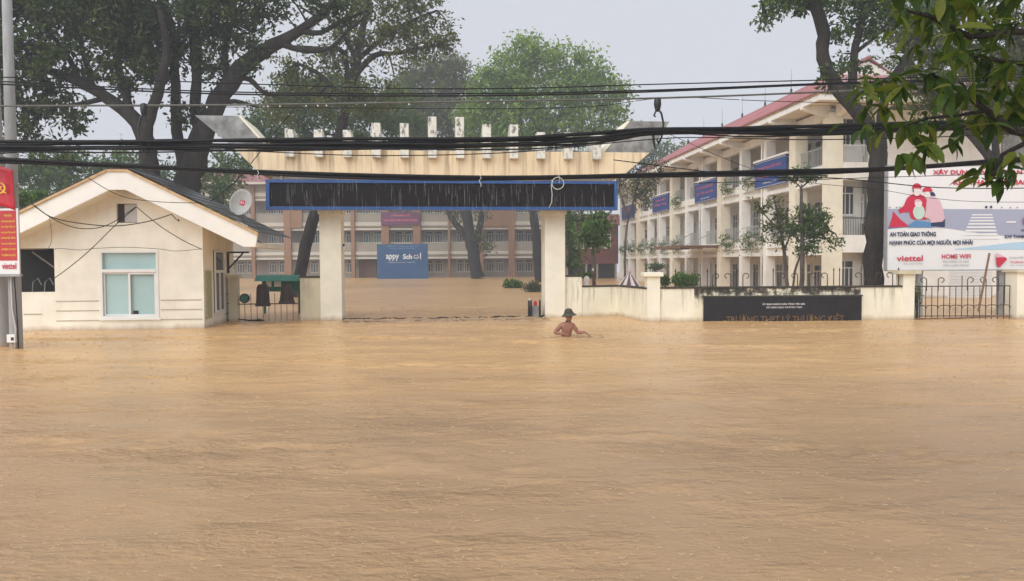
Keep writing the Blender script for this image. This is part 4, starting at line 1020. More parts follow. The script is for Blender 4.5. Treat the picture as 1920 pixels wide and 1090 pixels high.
# front wall built round its openings
wx0_, wx1_ = hf.x(187), hf.x(297); wz0, wz1 = hf.z(242, 597), hf.z(242, 470)
vx0, vx1 = hf.x(221), hf.x(259.5); vz0, vz1 = hf.z(240, 418), hf.z(240, 382)
def wbox(a, b_, c, d_): box('front_wall', a, b_, 0, 0.18, c, d_, M['house'], gh)
mb = MB()
for a, b_, c, d_ in ((HL, ox0, -1.2, oz1), (ox0, ox1, -1.2, oz0), (ox1, wx0_, -1.2, oz1), (wx0_, wx1_, -1.2, wz0), (wx1_, HW, -1.2, oz1), (wx0_, wx1_, wz1, oz1)):
    mb.box(a, b_, 0, 0.18, c, d_)
mb.build('front_wall', M['house'], gh)
# gable with the vent hole
sl = (hf.z(458, 463, YO) - apz) / (hf.x(458, YO, 463) - apx)
def gz_(x): return apz + 0.30 - abs(x - apx) * abs(sl)
mb = MB()
mb.prism([(HL, oz1 + .001), (vx0, oz1 + .001), (vx0, gz_(vx0)), (HL, max(oz1 + .01, gz_(HL)))], 0, 0.18)
mb.prism([(vx1, oz1 + .001), (HW, oz1 + .001), (HW, gz_(HW)), (vx1, gz_(vx1))], 0, 0.18)
mb.box(vx0, vx1, 0, 0.18, oz1 + .001, vz0)
mb.prism([(vx0, vz1), (vx1, vz1), (vx1, gz_(vx1)), (apx, gz_(apx)), (vx0, gz_(vx0))], 0, 0.18)
mb.build('gable_wall', M['house'], gh)
box('vent_back', vx0, vx1, 0.12, 0.17, vz0, vz1, M['bag'], gh)
box('vent_board', vx0 + (vx1 - vx0) * 0.36, vx1, 0.06, 0.11, vz0 + .02, vz1 - .02, M['vent_grey'], gh)
box('side_wall', HW - 0.18, HW, 0.181, HD, -1.2, gz_(HW) - 0.02, M['house'], gh)
box('back_wall', HL, HW, HD + .002, HD + 0.18, -1.2, zE + 0.3, M['house'], gh)
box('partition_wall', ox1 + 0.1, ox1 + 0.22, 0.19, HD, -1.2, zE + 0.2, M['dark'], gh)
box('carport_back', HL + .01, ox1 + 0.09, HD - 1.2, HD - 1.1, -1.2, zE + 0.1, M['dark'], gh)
box('ceiling', HL, HW - 0.2, 0.19, HD, zE + 0.12, zE + 0.2, M['soffit'], gh)
# things seen through the dark opening
mb = MB()
for k in range(4): mb.tube([(ox0 + 0.3 + k * .35, 0.5, oz0 - 0.3), (ox0 + 0.35 + k * .35, 0.52, oz0 + 0.3), (ox0 + 0.5 + k * .35, 0.5, oz0 + 0.42), (ox0 + 0.6 + k * .35, 0.5, oz0 + 0.2)], 0.018, 5)
mb.tube([(ox1 - 0.9, 0.6, oz1 - 0.1), (ox1 - 0.05, 0.6, oz1 - 0.75)], 0.025, 5); mb.build('bicycle_rack', M['steel'], gh)
# horizontal grooves
for a, b_ in ((103, 184), (300, 377)):
    for py in (563.5, 581.5, 600):
        box('wall_groove', hf.x(a), hf.x(b_), -0.016, -0.001, hf.z(240, py + 0.9), hf.z(240, py - 0.6), M['groove'], gh)
box('low_moulding', hf.x(42), hf.x(76), -0.02, -0.001, hf.z(60, 590), hf.z(60, 588.5), M['plaque'], gh)
# big window: fixed light above two sliding leaves
wn = box('window', wx0_, wx1_, 0.10, 0.14, wz0, wz1, M['film'], gh)
def fr_(a, b_, c, d_, y0_, y1_, t_, nm='frame'):
    f = MB().box(a, b_, y0_, y1_, c, c + t_).box(a, b_, y0_, y1_, d_ - t_, d_).box(a, a + t_, y0_ + .001, y1_ - .001, c + t_, d_ - t_).box(b_ - t_, b_, y0_ + .001, y1_ - .001, c + t_, d_ - t_)
    return f.build(nm, M['white_frame'], wn, bevel=0.004)
fr_(wx0_, wx1_, wz0, wz1, -0.02, 0.11, 0.07)
ztm = hf.z(242, 511); ztn = hf.z(242, 505)
box('transom', wx0_ + .07, wx1_ - .07, -0.03, 0.10, ztm, ztn, M['white_frame'], wn)
xm = hf.x(241.5)
fr_(wx0_ + 0.075, xm + 0.02, wz0 + 0.075, ztm - 0.005, 0.05, 0.09, 0.05, 'sliding_leaf'); fr_(xm - 0.03, wx1_ - 0.075, wz0 + 0.06, ztm - 0.005, 0.0, 0.048, 0.06, 'sliding_leaf')
box('sticker', hf.x(246), hf.x(255.5), 0.085, 0.095, hf.z(250, 590), hf.z(250, 583), M['black'], wn)
box('sill', wx0_ - .05, wx1_ + .05, -0.07, -0.021, wz0 - 0.05, wz0 - 0.002, M['house_white'], gh)
# side window (in the side wall), plaque, brackets
sy0, sy1 = 1.15, 2.35
sz0, sz1 = hf.z(405, 586, 1.5), hf.z(405, 470, 1.5)
sw = MB().box(HW + .002, HW + .03, sy0, sy1, sz0, sz1).build('side_window', M['glass'], gh)
mb = MB().box(HW + .031, HW + .07, sy0, sy1, sz1 - 0.06, sz1).box(HW + .031, HW + .07, sy0, sy1, sz0, sz0 + 0.07).box(HW + .031, HW + .07, sy0, sy0 + 0.08, sz0 + .07, sz1 - .06).box(HW + .031, HW + .07, sy1 - 0.08, sy1, sz0 + .07, sz1 - .06)
zt_ = hf.z(405, 512, 1.5); mb.box(HW + .031, HW + .069, sy0 + .08, sy1 - .08, zt_, zt_ + 0.09).box(HW + .031, HW + .068, (sy0 + sy1) / 2 - .05, (sy0 + sy1) / 2 + .05, sz0 + .07, zt_)
mb.build('frame', M['white_frame'], sw)
box('stone_plaque', HW + .002, HW + .05, 0.15, 0.75, hf.z(390, 597, .4), hf.z(390, 508, .4), M['plaque'], gh)
for py in (552, 570, 588): box('wall_groove', HW + .002, HW + .02, 2.5, 3.6, hf.z(420, py, 3), hf.z(420, py, 3) + 0.025, M['plaque'], gh)
zbk = hf.z(430, 472, 3.0)
MB().box(HW + .002, HW + 0.07, 2.9, 2.98, zbk - 0.75, zbk).box(HW + .071, HW + 0.75, 2.9, 2.98, zbk - 0.06, zbk).tube([(HW + 0.05, 2.94, zbk - 0.6), (HW + 0.55, 2.94, zbk - 0.05)], 0.03, 5).build('timber_bracket', M['bag'], gh)
# fascia boards of the gable
Q = lambda px, py: hf.hit(px, py, YO)
aL, aR = Q(199, 323), Q(240, 323)
ezR, ezT = Q(479, 463), Q(482, 441)
apx2 = (aL[0] + aR[0]) / 2
iR_, iE = Q(235, 356), Q(457, 463); iLx = 2 * apx2 - iR_[0]
mir = lambda p: (2 * apx2 - p[0], p[1])
MB().prism([(apx2, aR[1]), aR, ezT, ezR, iE, iR_, (apx2, iR_[1])], YO, YO + 0.14).build('gable_fascia', M['house_white'], gh)
MB().prism([(apx2 - .001, aR[1]), mir(aR), mir(ezT), mir(ezR), mir(iE), mir(iR_), (apx2 - .001, iR_[1])], YO, YO + 0.14).build('gable_fascia', M['house_white'], gh)
# soffits behind the fascia and boxed side eaves
for s_ in (0, 1):
    f = (lambda p: p) if s_ == 0 else mir
    BK = HD + 0.45
    MB().prism([f(iR_), f(iE), f((iE[0], iE[1] + 0.06)), f((iR_[0], iR_[1] + 0.06))], YO + 0.141, BK).build('soffit', M['soffit'], gh)
    MB().prism([f((iE[0] + .01, iE[1])), f(ezR), f((ezR[0], ezR[1] + 0.14)), f((iE[0] + .01, iE[1] + 0.14))], YO + 0.141, BK).build('eave_box', M['house'], gh)
    # orange edge tiles and roof sheets
    e0, e1 = aR, ezT
    th_ = 0.075
    MB().prism([f(e0), f((e1[0] + 0.03, e1[1] - 0.01)), f((e1[0] + 0.03, e1[1] + th_)), f((e0[0] - 0.02, e0[1] + th_))], YO - 0.06, YO + 0.22).build('verge_tiles', M['tile_orange'], gh)
    ns = 9
    for k in range(ns):
        ta, tb = k / ns, (k + 1.12) / ns
        A_ = (e0[0] + (e1[0] + 0.14 - e0[0]) * ta, e0[1] + (e1[1] - 0.05 - e0[1]) * ta + th_ + 0.035)
        B_ = (e0[0] + (e1[0] + 0.14 - e0[0]) * tb, e0[1] + (e1[1] - 0.05 - e0[1]) * tb + th_ + 0.055)
        for j in range(5):
            ya_ = YO + 0.05 + j * (BK - YO) / 5
            MB().prism([f(A_), f(B_), f((B_[0], B_[1] + 0.025)), f((A_[0], A_[1] + 0.02))], ya_, ya_ + (BK - YO) / 5 + 0.03 - 0.035).build('roof_sheet', M['slate'], gh)
MB().tube([(apx2, YO - 0.02, aR[1] + 0.16), (apx2, BK + .1, aR[1] + 0.16)], 0.13, 8).build('ridge_tiles', M['slate'], gh)
box('ridge_flat', aL[0], aR[0], YO - 0.03, BK, aR[1] + .002, aR[1] + 0.08, M['tile_orange'], gh)

# satellite dish on the right roof slope
dc = P(452, 381, 25.2); dsh = thing('satellite_dish', 'grey satellite dish with a small red square logo on the guard house roof', 'satellite dish', tuple(dc))
mb = MB(); prof = [(0.001, 0.0)] + [(0.47 * k / 8, 0.09 * (k / 8) ** 2) for k in range(1, 9)] + [(0.485, 0.085)]
dd = mb.lathe(prof, 32, sx=0.70, sy=0.92, cap=False).build('reflector', M['rail_grey'], dsh, smooth=True)
dd.rotation_euler = (Matrix.Rotation(R(14), 3, 'Z') @ Matrix.Rotation(R(78), 3, 'X') @ Matrix.Rotation(R(-20), 3, 'Z')).to_euler(); 
sdm = dd.modifiers.new('t', 'SOLIDIFY'); sdm.thickness = 0.012
lg = link('logo', MB().box(-0.075, 0.075, -0.085, 0.085, 0.02, 0.03).mesh('logo', M['red_print']), dd, (0.04, 0.02, 0.0)); 
text('K+', M['white_print'], dd, w=0.1, h=0.1, loc=(0.04, 0.02, 0.034), rot=(0, 0, 0), bold=0.02)
MB().tube([(0.0, 0.05, -0.1), (0.05, 0.12, -0.45), (0.16, 0.1, -0.62)], 0.022, 6).build('mast', M['steel'], dsh)
MB().tube([(0.1, 0.0, -0.2), (0.16, 0.1, -0.6)], 0.014, 5).tube([(-0.02, 0.0, -0.25), (0.05, 0.1, -0.45)], 0.014, 5).build('brace', M['steel'], dsh)
MB().tube([(0.02, -0.02, -0.42), (-0.22, -0.3, -0.30), (-0.42, -0.42, -0.05)], 0.014, 5).build('feed_arm', M['steel'], dsh)
MB().lathe([(0.03, -0.05), (0.045, 0.0), (0.03, 0.06)], 10).build('receiver', M['black'], dsh, loc=(-0.44, -0.42, -0.02))

# ================================================================== POLES, FLAG AND SIGN AT THE LEFT EDGE
Y1 = 18.6
a_ = P(31, 655, Y1); b_ = P(13, 0, Y1); 
pl = thing('utility_pole', 'slim grey utility pole with red flag, slogan sign and white conduit beside the guard house', 'utility pole', (a_.x, Y1, 0))
dx = (b_.x - a_.x); hh = b_.z
MB().tube([(dx * -0.1, 0, -1.2), (0, 0, 0), (dx * 0.5, 0, hh * 0.5), (dx * 1.15, 0, hh * 1.15)], [0.155, 0.145, 0.13, 0.10], 16).build('shaft', M['concrete'], pl, smooth=True)
pts = [(0.06, -0.16, P(31, 655, Y1).z - 0.1), (0.1, -0.165, 0.5), (0.03, -0.16, 0.95), (0.02, -0.155, 1.5), (0.02, -0.15, 2.0)]
MB().tube(pts, 0.018, 6).build('conduit', M['cord_white'], pl, smooth=True)
MB().tube([(0.13, -0.12, 0.0), (0.12, -0.12, 0.6), (0.08, -0.15, 2.0), (0.0, -0.14, 3.6)], 0.012, 5).build('black_wire', M['cable'], pl, smooth=True)
eb = box('meter_box', -0.09, 0.11, -0.22, -0.15, P(31, 641, Y1).z, P(31, 626, Y1).z, M['white_print'], pl, bevel=0.008)
box('meter_dial', 0.02, 0.08, -0.23, -0.221, P(31, 637, Y1).z, P(31, 631, Y1).z, M['black'], eb)
for z in (3.9, 4.6): MB().tube([(dx * z / hh - 0.17, -0.02, z), (dx * z / hh + 0.17, -0.02, z)], 0.02, 5).build('bolt_bracket', M['steel'], pl)
a_ = P(6, 652, 19.0)
p2_ = thing('utility_pole', 'thick grey utility pole cut by the left picture edge behind the slim one', 'utility pole', (a_.x, 19.0, 0))
MB().tube([(0, 0, -1.2), (0, 0, 0), (-0.05, 0, 5), (-0.1, 0, 10)], [0.21, 0.2, 0.17, 0.13], 16).build('shaft', M['concrete'], p2_, smooth=True)
sf = Frame((P(15, 420, 18.25).x, 18.25), R(-4))
sg_ = thing('slogan_sign', 'red slogan sign with yellow lines and white foot fixed to the utility pole', 'sign', tuple(sf.o), sf.th)
sx0, sx1 = sf.x(-52, 0, 450), sf.x(35, 0, 450); sz0_, sz1_ = sf.z(17, 514), sf.z(17, 391)
box('panel', sx0, sx1, 0, 0.03, sz0_, sz1_, M['white_print'], sg_); box('red_field', sx0 + .04, sx1 - .045, -0.006, -0.001, sf.z(17, 489), sz1_ - 0.05, M['sign_red'], sg_)
box('bottom_bar', sx0 - .02, sx1 + .03, -0.02, 0.06, sz0_ - 0.06, sz0_ - 0.002, M['steel'], sg_)
for k, ln in enumerate(('TOÀN ĐẢNG', 'TOÀN DÂN ĐOÀN KẾT', 'THỰC HIỆN THẮNG LỢI', 'NGHỊ QUYẾT ĐẠI HỘI', 'ĐẢNG BỘ TỈNH', 'ĐẢNG BỘ THÀNH PHỐ', 'NHIỆM KỲ MỚI', 'VÌ DÂN VÌ NƯỚC')):
    text(ln, M['gold'], sg_, w=sf.x(30, 0, 450) - sf.x(3, 0, 450) if k != 0 else 0.2, h=0.062, loc=(sf.x(16.5, 0, 450), -0.012, sf.z(17, 404 + k * 10.6)), bold=0.03)
text('viettel', M['red_print'], sg_, w=sf.x(31, 0, 500) - sf.x(4, 0, 500), h=0.15, loc=(sf.x(17.5, 0, 500), -0.012, sf.z(17, 499)), bold=0.02)
fl_ = thing('party_flag', 'red fabric flag with yellow hammer and sickle on the utility pole above the slogan sign', 'flag', tuple(sf.o), sf.th)
mb = MB(); nx_, nz_ = 12, 10; fz0, fz1 = sf.z(17, 391), sf.z(17, 316); fx0, fx1 = sf.x(-40, 0, 350), sf.x(28, 0, 350)
vs = []; 
for j in range(nz_ + 1):
    for i in range(nx_ + 1):
        u, v = i / nx_, j / nz_
        vs.append((fx0 + (fx1 - fx0) * u, -0.03 + 0.03 * math.sin(u * 9 + v * 2), fz0 + (fz1 - fz0) * v + 0.06 * math.sin(u * 5 - 1) * (1 if j in (0, nz_) else 0.8)))
fs = [(j * (nx_ + 1) + i, j * (nx_ + 1) + i + 1, (j + 1) * (nx_ + 1) + i + 1, (j + 1) * (nx_ + 1) + i) for j in range(nz_) for i in range(nx_)]
fo_ = mb.add(vs, fs).build('cloth', M['red_cloth'], fl_, smooth=True); q = fo_.modifiers.new('t', 'SOLIDIFY'); q.thickness = 0.008
text('☭', M['gold'], fl_, w=sf.x(15, 0, 350) - sf.x(-9, 0, 350), h=0.34, loc=(sf.x(4, 0, 355), -0.075, sf.z(10, 357)), bold=0.0, name='emblem')

# pole carrying the cables beyond the right edge of the picture
pr = thing('utility_pole', 'grey utility pole that carries the cables beyond the right edge', 'utility pole', (P(2130, 500, 18.2).x, 18.2, 0))
MB().tube([(0, 0, -1.2), (0, 0, 5), (0, 0, 10)], [0.2, 0.17, 0.13], 14).build('shaft', M['concrete'], pr, smooth=True)

# ================================================================== CABLES
def cable(name, label, Y, pts, r, m='cable', group='overhead cables', sway=0.0, seed=0, sub=6, parent=None, yoff=0.0):
    W = [P(px, py, Y + (q[0] if q else 0)) for px, py, *q in pts]
    out = []
    for i in range(len(W) - 1):
        a = W[max(i - 1, 0)]; b = W[i]; c = W[i + 1]; d = W[min(i + 2, len(W) - 1)]
        for k in range(sub):
            s = k / sub
            out.append(0.5 * (2 * b + (c - a) * s + (2 * a - 5 * b + 4 * c - d) * s * s + (3 * b - a - 3 * c + d) * s ** 3))
    out.append(W[-1])
    if sway:
        for i, p in enumerate(out):
            a = i * 0.42 + seed * 2.1
            out[i] = p + Vector((0, math.cos(a) * sway, math.sin(a) * sway))
    o = MB().tube(out, r, 6).build(name, M[m], parent, smooth=True)
    if parent is None: tag(o, label, 'cable', group)
    return o
YC = 17.6
main = [(-260, 281), (0, 276), (270, 273), (560, 272), (900, 269), (1100, 260), (1240, 247), (1420, 246), (1600, 243), (1920, 232), (2130, 222)]
bun = thing('cable_bundle', 'thick twisted bundle of black cables crossing the whole picture in front of the gate fins', 'cable bundle', tuple(P(960, 268, YC)))
for k in range(9):
    dy = (-8, -5, -2, 1, 4, 7, 9, -6, 3)[k]
    pts = [(x, y + dy * (0.45 if 1150 < x < 1330 else (1.15 if x < 1150 else 0.9)), (k % 3 - 1) * 0.06) for x, y in main]
    o = cable('cable', None, YC, pts, (0.042, 0.03, 0.045, 0.035, 0.04, 0.026, 0.018, 0.03, 0.03)[k], 'cable', sway=0.02 + 0.006 * (k % 4), seed=k, parent=bun)
    o.location = -Vector(bun.location)
low = [(-260, 292), (0, 301), (250, 312), (600, 329), (900, 334), (1200, 330), (1500, 323), (1700, 315), (1920, 300), (2130, 288)]
bn2 = thing('cable_bundle', 'lower pair of black cables lashed together, sagging across the gate sign and the billboard top', 'cable bundle', tuple(P(960, 333, YC)))
for k in range(3):
    o = cable('cable', None, YC, [(x, y + (-2.5, 2.5, 0)[k], (-.03, .0, .03)[k]) for x, y in low], (0.038, 0.034, 0.03)[k], 'cable', sway=0.012, seed=k, parent=bn2)
    o.location = -Vector(bn2.location)
cable('cable', 'thin topmost cable crossing the trees', YC + .5, [(-260, 140), (0, 145), (300, 152), (700, 165), (960, 166), (1240, 158), (1560, 150), (1920, 140), (2130, 132)], 0.014, 'cable')
cable('cable', 'second cable from the top, upper strand of a close pair', YC + .5, [(-260, 146), (0, 153), (400, 172), (860, 176), (1200, 170), (1560, 156), (1920, 145), (2130, 138)], 0.016, 'cable')
cable('cable', 'third cable from the top, lower strand of a close pair', YC + .5, [(-260, 150), (0, 158), (400, 176), (860, 180), (1200, 173), (1560, 158), (1920, 150), (2130, 144)], 0.02, 'cable')
cable('messenger_cable', 'pale grey messenger cable with hanging raindrops and two clamps, fourth from the top', YC, [(-260, 202), (0, 199), (430, 197), (860, 191), (1240, 184), (1560, 172), (1800, 160), (2130, 150)], 0.022, 'cable_grey')
cable('cable', 'hair thin cable between the messenger cable and the gate fins', YC + .3, [(-260, 196), (300, 200), (700, 203), (960, 204), (1120, 199), (1260, 183), (1450, 190), (1900, 202), (2130, 206)], 0.008, 'cable')
cable('cable', 'thin cable hanging just under the main bundle along the fins', YC - .1, [(-260, 300), (300, 276), (480, 284), (700, 292), (960, 286), (1180, 265), (1300, 258), (1500, 262), (1700, 259), (1920, 250), (2130, 240)], 0.012, 'cable')
cable('cable', 'thin cable dropping right from the blue banners across the billboard family', YC + .4, [(1150, 300), (1400, 330), (1560, 334), (1640, 341), (1760, 352), (1920, 353), (2130, 347)], 0.012, 'cable')
cable('cable', 'thin cable rising right to the billboard top edge', YC + .6, [(1300, 344), (1500, 338), (1680, 332), (1920, 325), (2130, 318)], 0.009, 'cable')
cable('cable', 'faint thin cable running across the printed child on the billboard', YC + .6, [(1250, 250), (1450, 330), (1650, 356), (1740, 371), (1860, 379), (2130, 378)], 0.006, 'cable')
cable('cable', 'diagonal wire from the messenger cable down to the right of the guard house', YC + .4, [(556, 199), (520, 243), (480, 295), (440, 342), (395, 378)], 0.010, 'cable')
cable('cable', 'second diagonal wire crossing from upper left over the guard house gable', YC + 2, [(-40, 150), (60, 262), (140, 317), (220, 365), (290, 378), (372, 381)], 0.009, 'cable')
YW = 22.6
cable('house_wire', 'black wire sagging across the guard house gable to a hook at right', YW, [(40, 368, -2), (66, 387, -1), (98, 408), (150, 419), (215, 424), (275, 416), (322, 402)], 0.014, 'cable', 'wires on the guard house')
cable('house_wire', 'lower sagging black wire ending at the gable vent', YW, [(66, 388, -1), (100, 411), (140, 427), (180, 428), (212, 417), (255, 388)], 0.012, 'cable', 'wires on the guard house')
cable('house_wire', 'straight wire from the gable vent down left to the dark opening', YW + .6, [(256, 388), (218, 421), (170, 468), (132, 500), (102, 522)], 0.012, 'cable', 'wires on the guard house')
cable('house_wire', 'straight wire from the gable vent down right to the house corner', YW + .6, [(257, 389), (300, 424), (345, 452), (379, 468)], 0.012, 'cable', 'wires on the guard house')
cable('house_wire', 'thin wire looping along the wall above the cyan window', YW + .75, [(102, 468), (110, 466), (150, 469), (180, 466), (236, 464), (296, 467), (330, 471), (379, 467)], 0.008, 'cable', 'wires on the guard house')
cable('house_wire', 'thin grey wire hanging at the left of the gable', YW, [(92, 405), (97, 440), (94, 460), (85, 470)], 0.007, 'cable_grey', 'wires on the guard house')
cable('hook_wire', 'short curled wire end under the right gable slope', YW, [(322, 402), (330, 411), (336, 415), (334, 411)], 0.012, 'cable', 'wires on the guard house')

def clampset(px, py0, py1, label, flip=1):
    t_ = thing('cable_clamp', label, 'cable clamp', tuple(P(px, py0, YC)))
    u = mpp(YC); 
    MB().lathe([(0.03, 0.05), (0.075, 0.03), (0.085, -0.1), (0.06, -0.22), (0.03, -0.26)], 10).build('clamp_body', M['black'], t_, smooth=True)
    d = (py1 - py0) * u
    MB().tube([(0, -0.03, -0.2), (flip * 0.08, -0.03, -0.3), (flip * 0.13, -0.03, -d * 0.55), (flip * 0.09, -0.03, -d * 0.85), (0.0, -0.05, -d - 0.02), (-0.02, -0.05, -d + 0.1)], 0.024, 7).build('steel_strap', M['black'], t_, smooth=True)
    MB().tube([(-0.02, -0.04, -0.18), (-flip * 0.09, -0.04, -0.36), (-flip * 0.05, -0.04, -0.38)], 0.022, 6).build('hook', M['black'], t_)
    MB().tube([(-flip * 0.10, 0, -d + 0.25), (-flip * 0.09, 0, -d * 0.95), (-flip * 0.06, 0, -d - 0.12), (-flip * 0.02, 0, -d - 0.1)], [0.035, 0.03, 0.018, 0.015], 6).build('lower_hook', M['black'], t_)
clampset(1233, 188, 268, 'black cable clamp with curved strap against the sky right of the gate')
clampset(270, 198, 282, 'black cable clamp with hanging straps in front of the left tree trunks', -1)
# loose cord coil on the lower cable
cc = P(1046, 344, YC - .06); co = thing('cord_coil', 'loose ring of pale cord hanging from the lower cable in front of the display board', 'cord', tuple(cc), 0, None)
MB().tube([(0.135 * math.cos(a), 0.01 * math.sin(a * 3), 0.135 * math.sin(a)) for a in [k * 2 * math.pi / 20 for k in range(23)]], 0.010, 5).build('ring', M['cord_white'], co, smooth=True)
MB().tube([(-0.1, 0, 0.1), (-0.15, 0, -0.05), (-0.13, 0, -0.25), (-0.14, 0, -0.42), (-0.2, 0, -0.55)], 0.009, 5).build('tail', M['cord_white'], co, smooth=True)
MB().tube([(0.0, 0, 0.13), (0.02, 0, 0.19), (0.04, 0, 0.13), (0.03, 0, 0.0)], 0.008, 5).build('knot', M['cord_white'], co, smooth=True)
for px, py, lab in ((483, 325, 'short pale cord tie on the lower cable at the left end of the beam'), (900, 334, 'short pale cord knot on the lower cable above the display board')):
    q = P(px, py, YC - .07); t_ = thing('cord_tie', lab, 'cord', tuple(q), 0, None)
    MB().tube([(0, 0, 0.06), (0.03, 0, 0.0), (-0.02, 0, -0.06), (0.03, 0, -0.16), (0.0, 0, -0.2)], 0.009, 5).build('cord', M['cord_white'], t_, smooth=True)
# raindrops hanging under the messenger cable
mb = MB(); rr = random.Random(2)
for px in (502, 525, 574, 596, 612, 685, 767, 915, 945, 1190, 388, 150, 1388):
    y_ = 198 - (px - 430) * 0.0145 if px > 430 else 198.5
    q = P(px, y_ + 2.2, YC); mb.lathe([(0.003, 0.02), (0.014, 0.0), (0.017, -0.014), (0.008, -0.028)], 8, tuple(q))
o = mb.build('hanging_raindrops', M['marble'], None, smooth=True); o['kind'] = 'stuff'

# ================================================================== PERSON
YPn = 20.7
pp_ = P(1063, 631, YPn)
man = thing('person', 'shirtless person in olive sun helmet wading with arms spread before the right gate pillar', 'person', (pp_.x, YPn, 0), 0)
bm = bmesh.new(); sk = bm.verts.layers.skin.verify()
def sv(x, y, z, r, r2=None):
    v = bm.verts.new((x, y, z)); v[sk].radius = (r, r2 or r); return v
pel = sv(-0.02, 0, -0.12, 0.135, 0.10)
ab = sv(-0.02, 0, 0.03, 0.13, 0.095); ch = sv(0.0, 0, 0.17, 0.165, 0.11); ch2 = sv(0.01, 0, 0.285, 0.155, 0.10)
nk = sv(0.03, -0.01, 0.385, 0.055); nk2 = sv(0.05, -0.025, 0.44, 0.055); hd = sv(0.065, -0.035, 0.51, 0.092, 0.10); hd2 = sv(0.065, -0.03, 0.60, 0.078, 0.085)
for a, b_ in ((pel, ab), (ab, ch), (ch, ch2), (ch2, nk), (nk, nk2), (nk2, hd), (hd, hd2)): bm.edges.new((a, b_))
jaw = sv(0.10, -0.08, 0.475, 0.045); bm.edges.new((hd, jaw))
def arm(sh_, el, wr, hand_dir, seed):
    s1 = sv(*sh_, 0.072); e0 = sv(*el, 0.05); w0 = sv(*wr, 0.035)
    m1 = [(sh_[i] + el[i]) / 2 for i in range(3)]; mm = sv(*m1, 0.066)
    m2 = [(el[i] * 0.65 + wr[i] * 0.35) for i in range(3)]; m3 = sv(*m2, 0.052)
    for a, b2 in ((ch2, s1), (s1, mm), (mm, e0), (e0, m3), (m3, w0)): bm.edges.new((a, b2))
    hdv = Vector(hand_dir).normalized(); side = hdv.cross(Vector((0, 0, 1))).normalized()
    wv = Vector(wr); pal = sv(*(wv + hdv * 0.06), 0.034, 0.022); bm.edges.new((w0, pal))
    for k in range(4):
        o_ = side * (k - 1.5) * 0.024; L = (0.06, 0.072, 0.068, 0.052)[k]
        k1 = sv(*(wv + hdv * 0.105 + o_), 0.010); k2 = sv(*(wv + hdv * (0.105 + L * 0.55) + o_ * 1.25 + Vector((0, 0, -0.008))), 0.0095); k3 = sv(*(wv + hdv * (0.105 + L * 0.85) + o_ * 1.35 + Vector((0, 0, -0.045))), 0.008)
        bm.edges.new((pal, k1)); bm.edges.new((k1, k2)); bm.edges.new((k2, k3))
    t1_ = sv(*(wv + hdv * 0.05 - side * 0.045 + Vector((0, 0, -0.01))), 0.011); t2_ = sv(*(wv + hdv * 0.09 - side * 0.065 + Vector((0, 0, -0.03))), 0.009)
    bm.edges.new((pal, t1_)); bm.edges.new((t1_, t2_))
arm((-0.155, 0.0, 0.30), (-0.34, -0.10, 0.11), (-0.13, -0.24, 0.105), (0.9, -0.25, -0.22), 1)
arm((0.165, -0.01, 0.30), (0.29, -0.05, 0.10), (0.46, -0.16, 0.135), (0.75, -0.2, -0.55), 2)
for s_ in (-1, 1):
    h_ = sv(s_ * 0.09 - 0.02, 0, -0.22, 0.085); kn = sv(s_ * 0.11 - 0.02 + (0.1 if s_ > 0 else 0), -0.08, -0.62, 0.055); an = sv(s_ * 0.11 - 0.02 + (0.06 if s_ > 0 else -.1), 0.05, -1.05, 0.04); ft = sv(s_ * 0.12 + 0.1, -0.02, -1.15, 0.035)
    for a, b2 in ((pel, h_), (h_, kn), (kn, an), (an, ft)): bm.edges.new((a, b2))
pel[sk].use_root = True
me = bpy.data.meshes.new('body'); bm.to_mesh(me); bm.free(); me.materials.append(M['skin'])
bo = link('body', me, man)
smod = bo.modifiers.new('skin', 'SKIN'); smod.use_smooth_shade = True; ss = bo.modifiers.new('sub', 'SUBSURF'); ss.levels = 2; ss.render_levels = 2
hl = link('sun_helmet', MB().lathe([(0.212, -0.006), (0.185, 0.018), (0.145, 0.055), (0.118, 0.085), (0.112, 0.12), (0.098, 0.16), (0.065, 0.185), (0.02, 0.192), (0.015, 0.205)], 28, sx=1.0, sy=0.86).mesh('sun_helmet', M['helmet'], True), man, (0.055, -0.02, 0.562), (R(3), R(-7), R(-20)))
MB().tube([(0.121 * math.cos(a), 0.104 * math.sin(a), 0.088) for a in [k * 2 * math.pi / 24 for k in range(25)]], 0.008, 5).build('helmet_band', M['bag'], hl)
MB().lathe([(0.004, 0.03), (0.02, 0.012), (0.016, -0.012), (0.004, -0.02)], 10).build('nose', M['skin'], man, smooth=True, loc=(0.118, -0.128, 0.527))
for x, y in ((0.085, -0.125), (0.138, -0.095)): MB().lathe([(0.004, 0.007), (0.012, 0.0), (0.004, -0.007)], 8).build('eye', M['black'], man, loc=(x, y, 0.548))
MB().tube([(0.088, -0.127, 0.487), (0.112, -0.131, 0.484), (0.136, -0.112, 0.488)], 0.006, 5).build('mouth', M['bag'], man)
MB().lathe([(0.006, 0.032), (0.018, 0.02), (0.018, -0.015), (0.006, -0.028)], 8, sy=0.8).build('ear', M['skin'], man, smooth=True, loc=(-0.02, -0.055, 0.53))
rp = MB()
for rad, amp_ in ((0.24, 0.012), (0.34, 0.010), (0.52, 0.010), (0.75, 0.009)):
    rp.tube([(rad * 1.3 * math.cos(a), rad * math.sin(a), 0.0) for a in [k * 2 * math.pi / 30 for k in range(31)]], amp_, 5, cap=False)
o = rp.build('water_ripples', M['water'], None, smooth=True); o.location = (pp_.x, YPn, 0.0); o['kind'] = 'stuff'

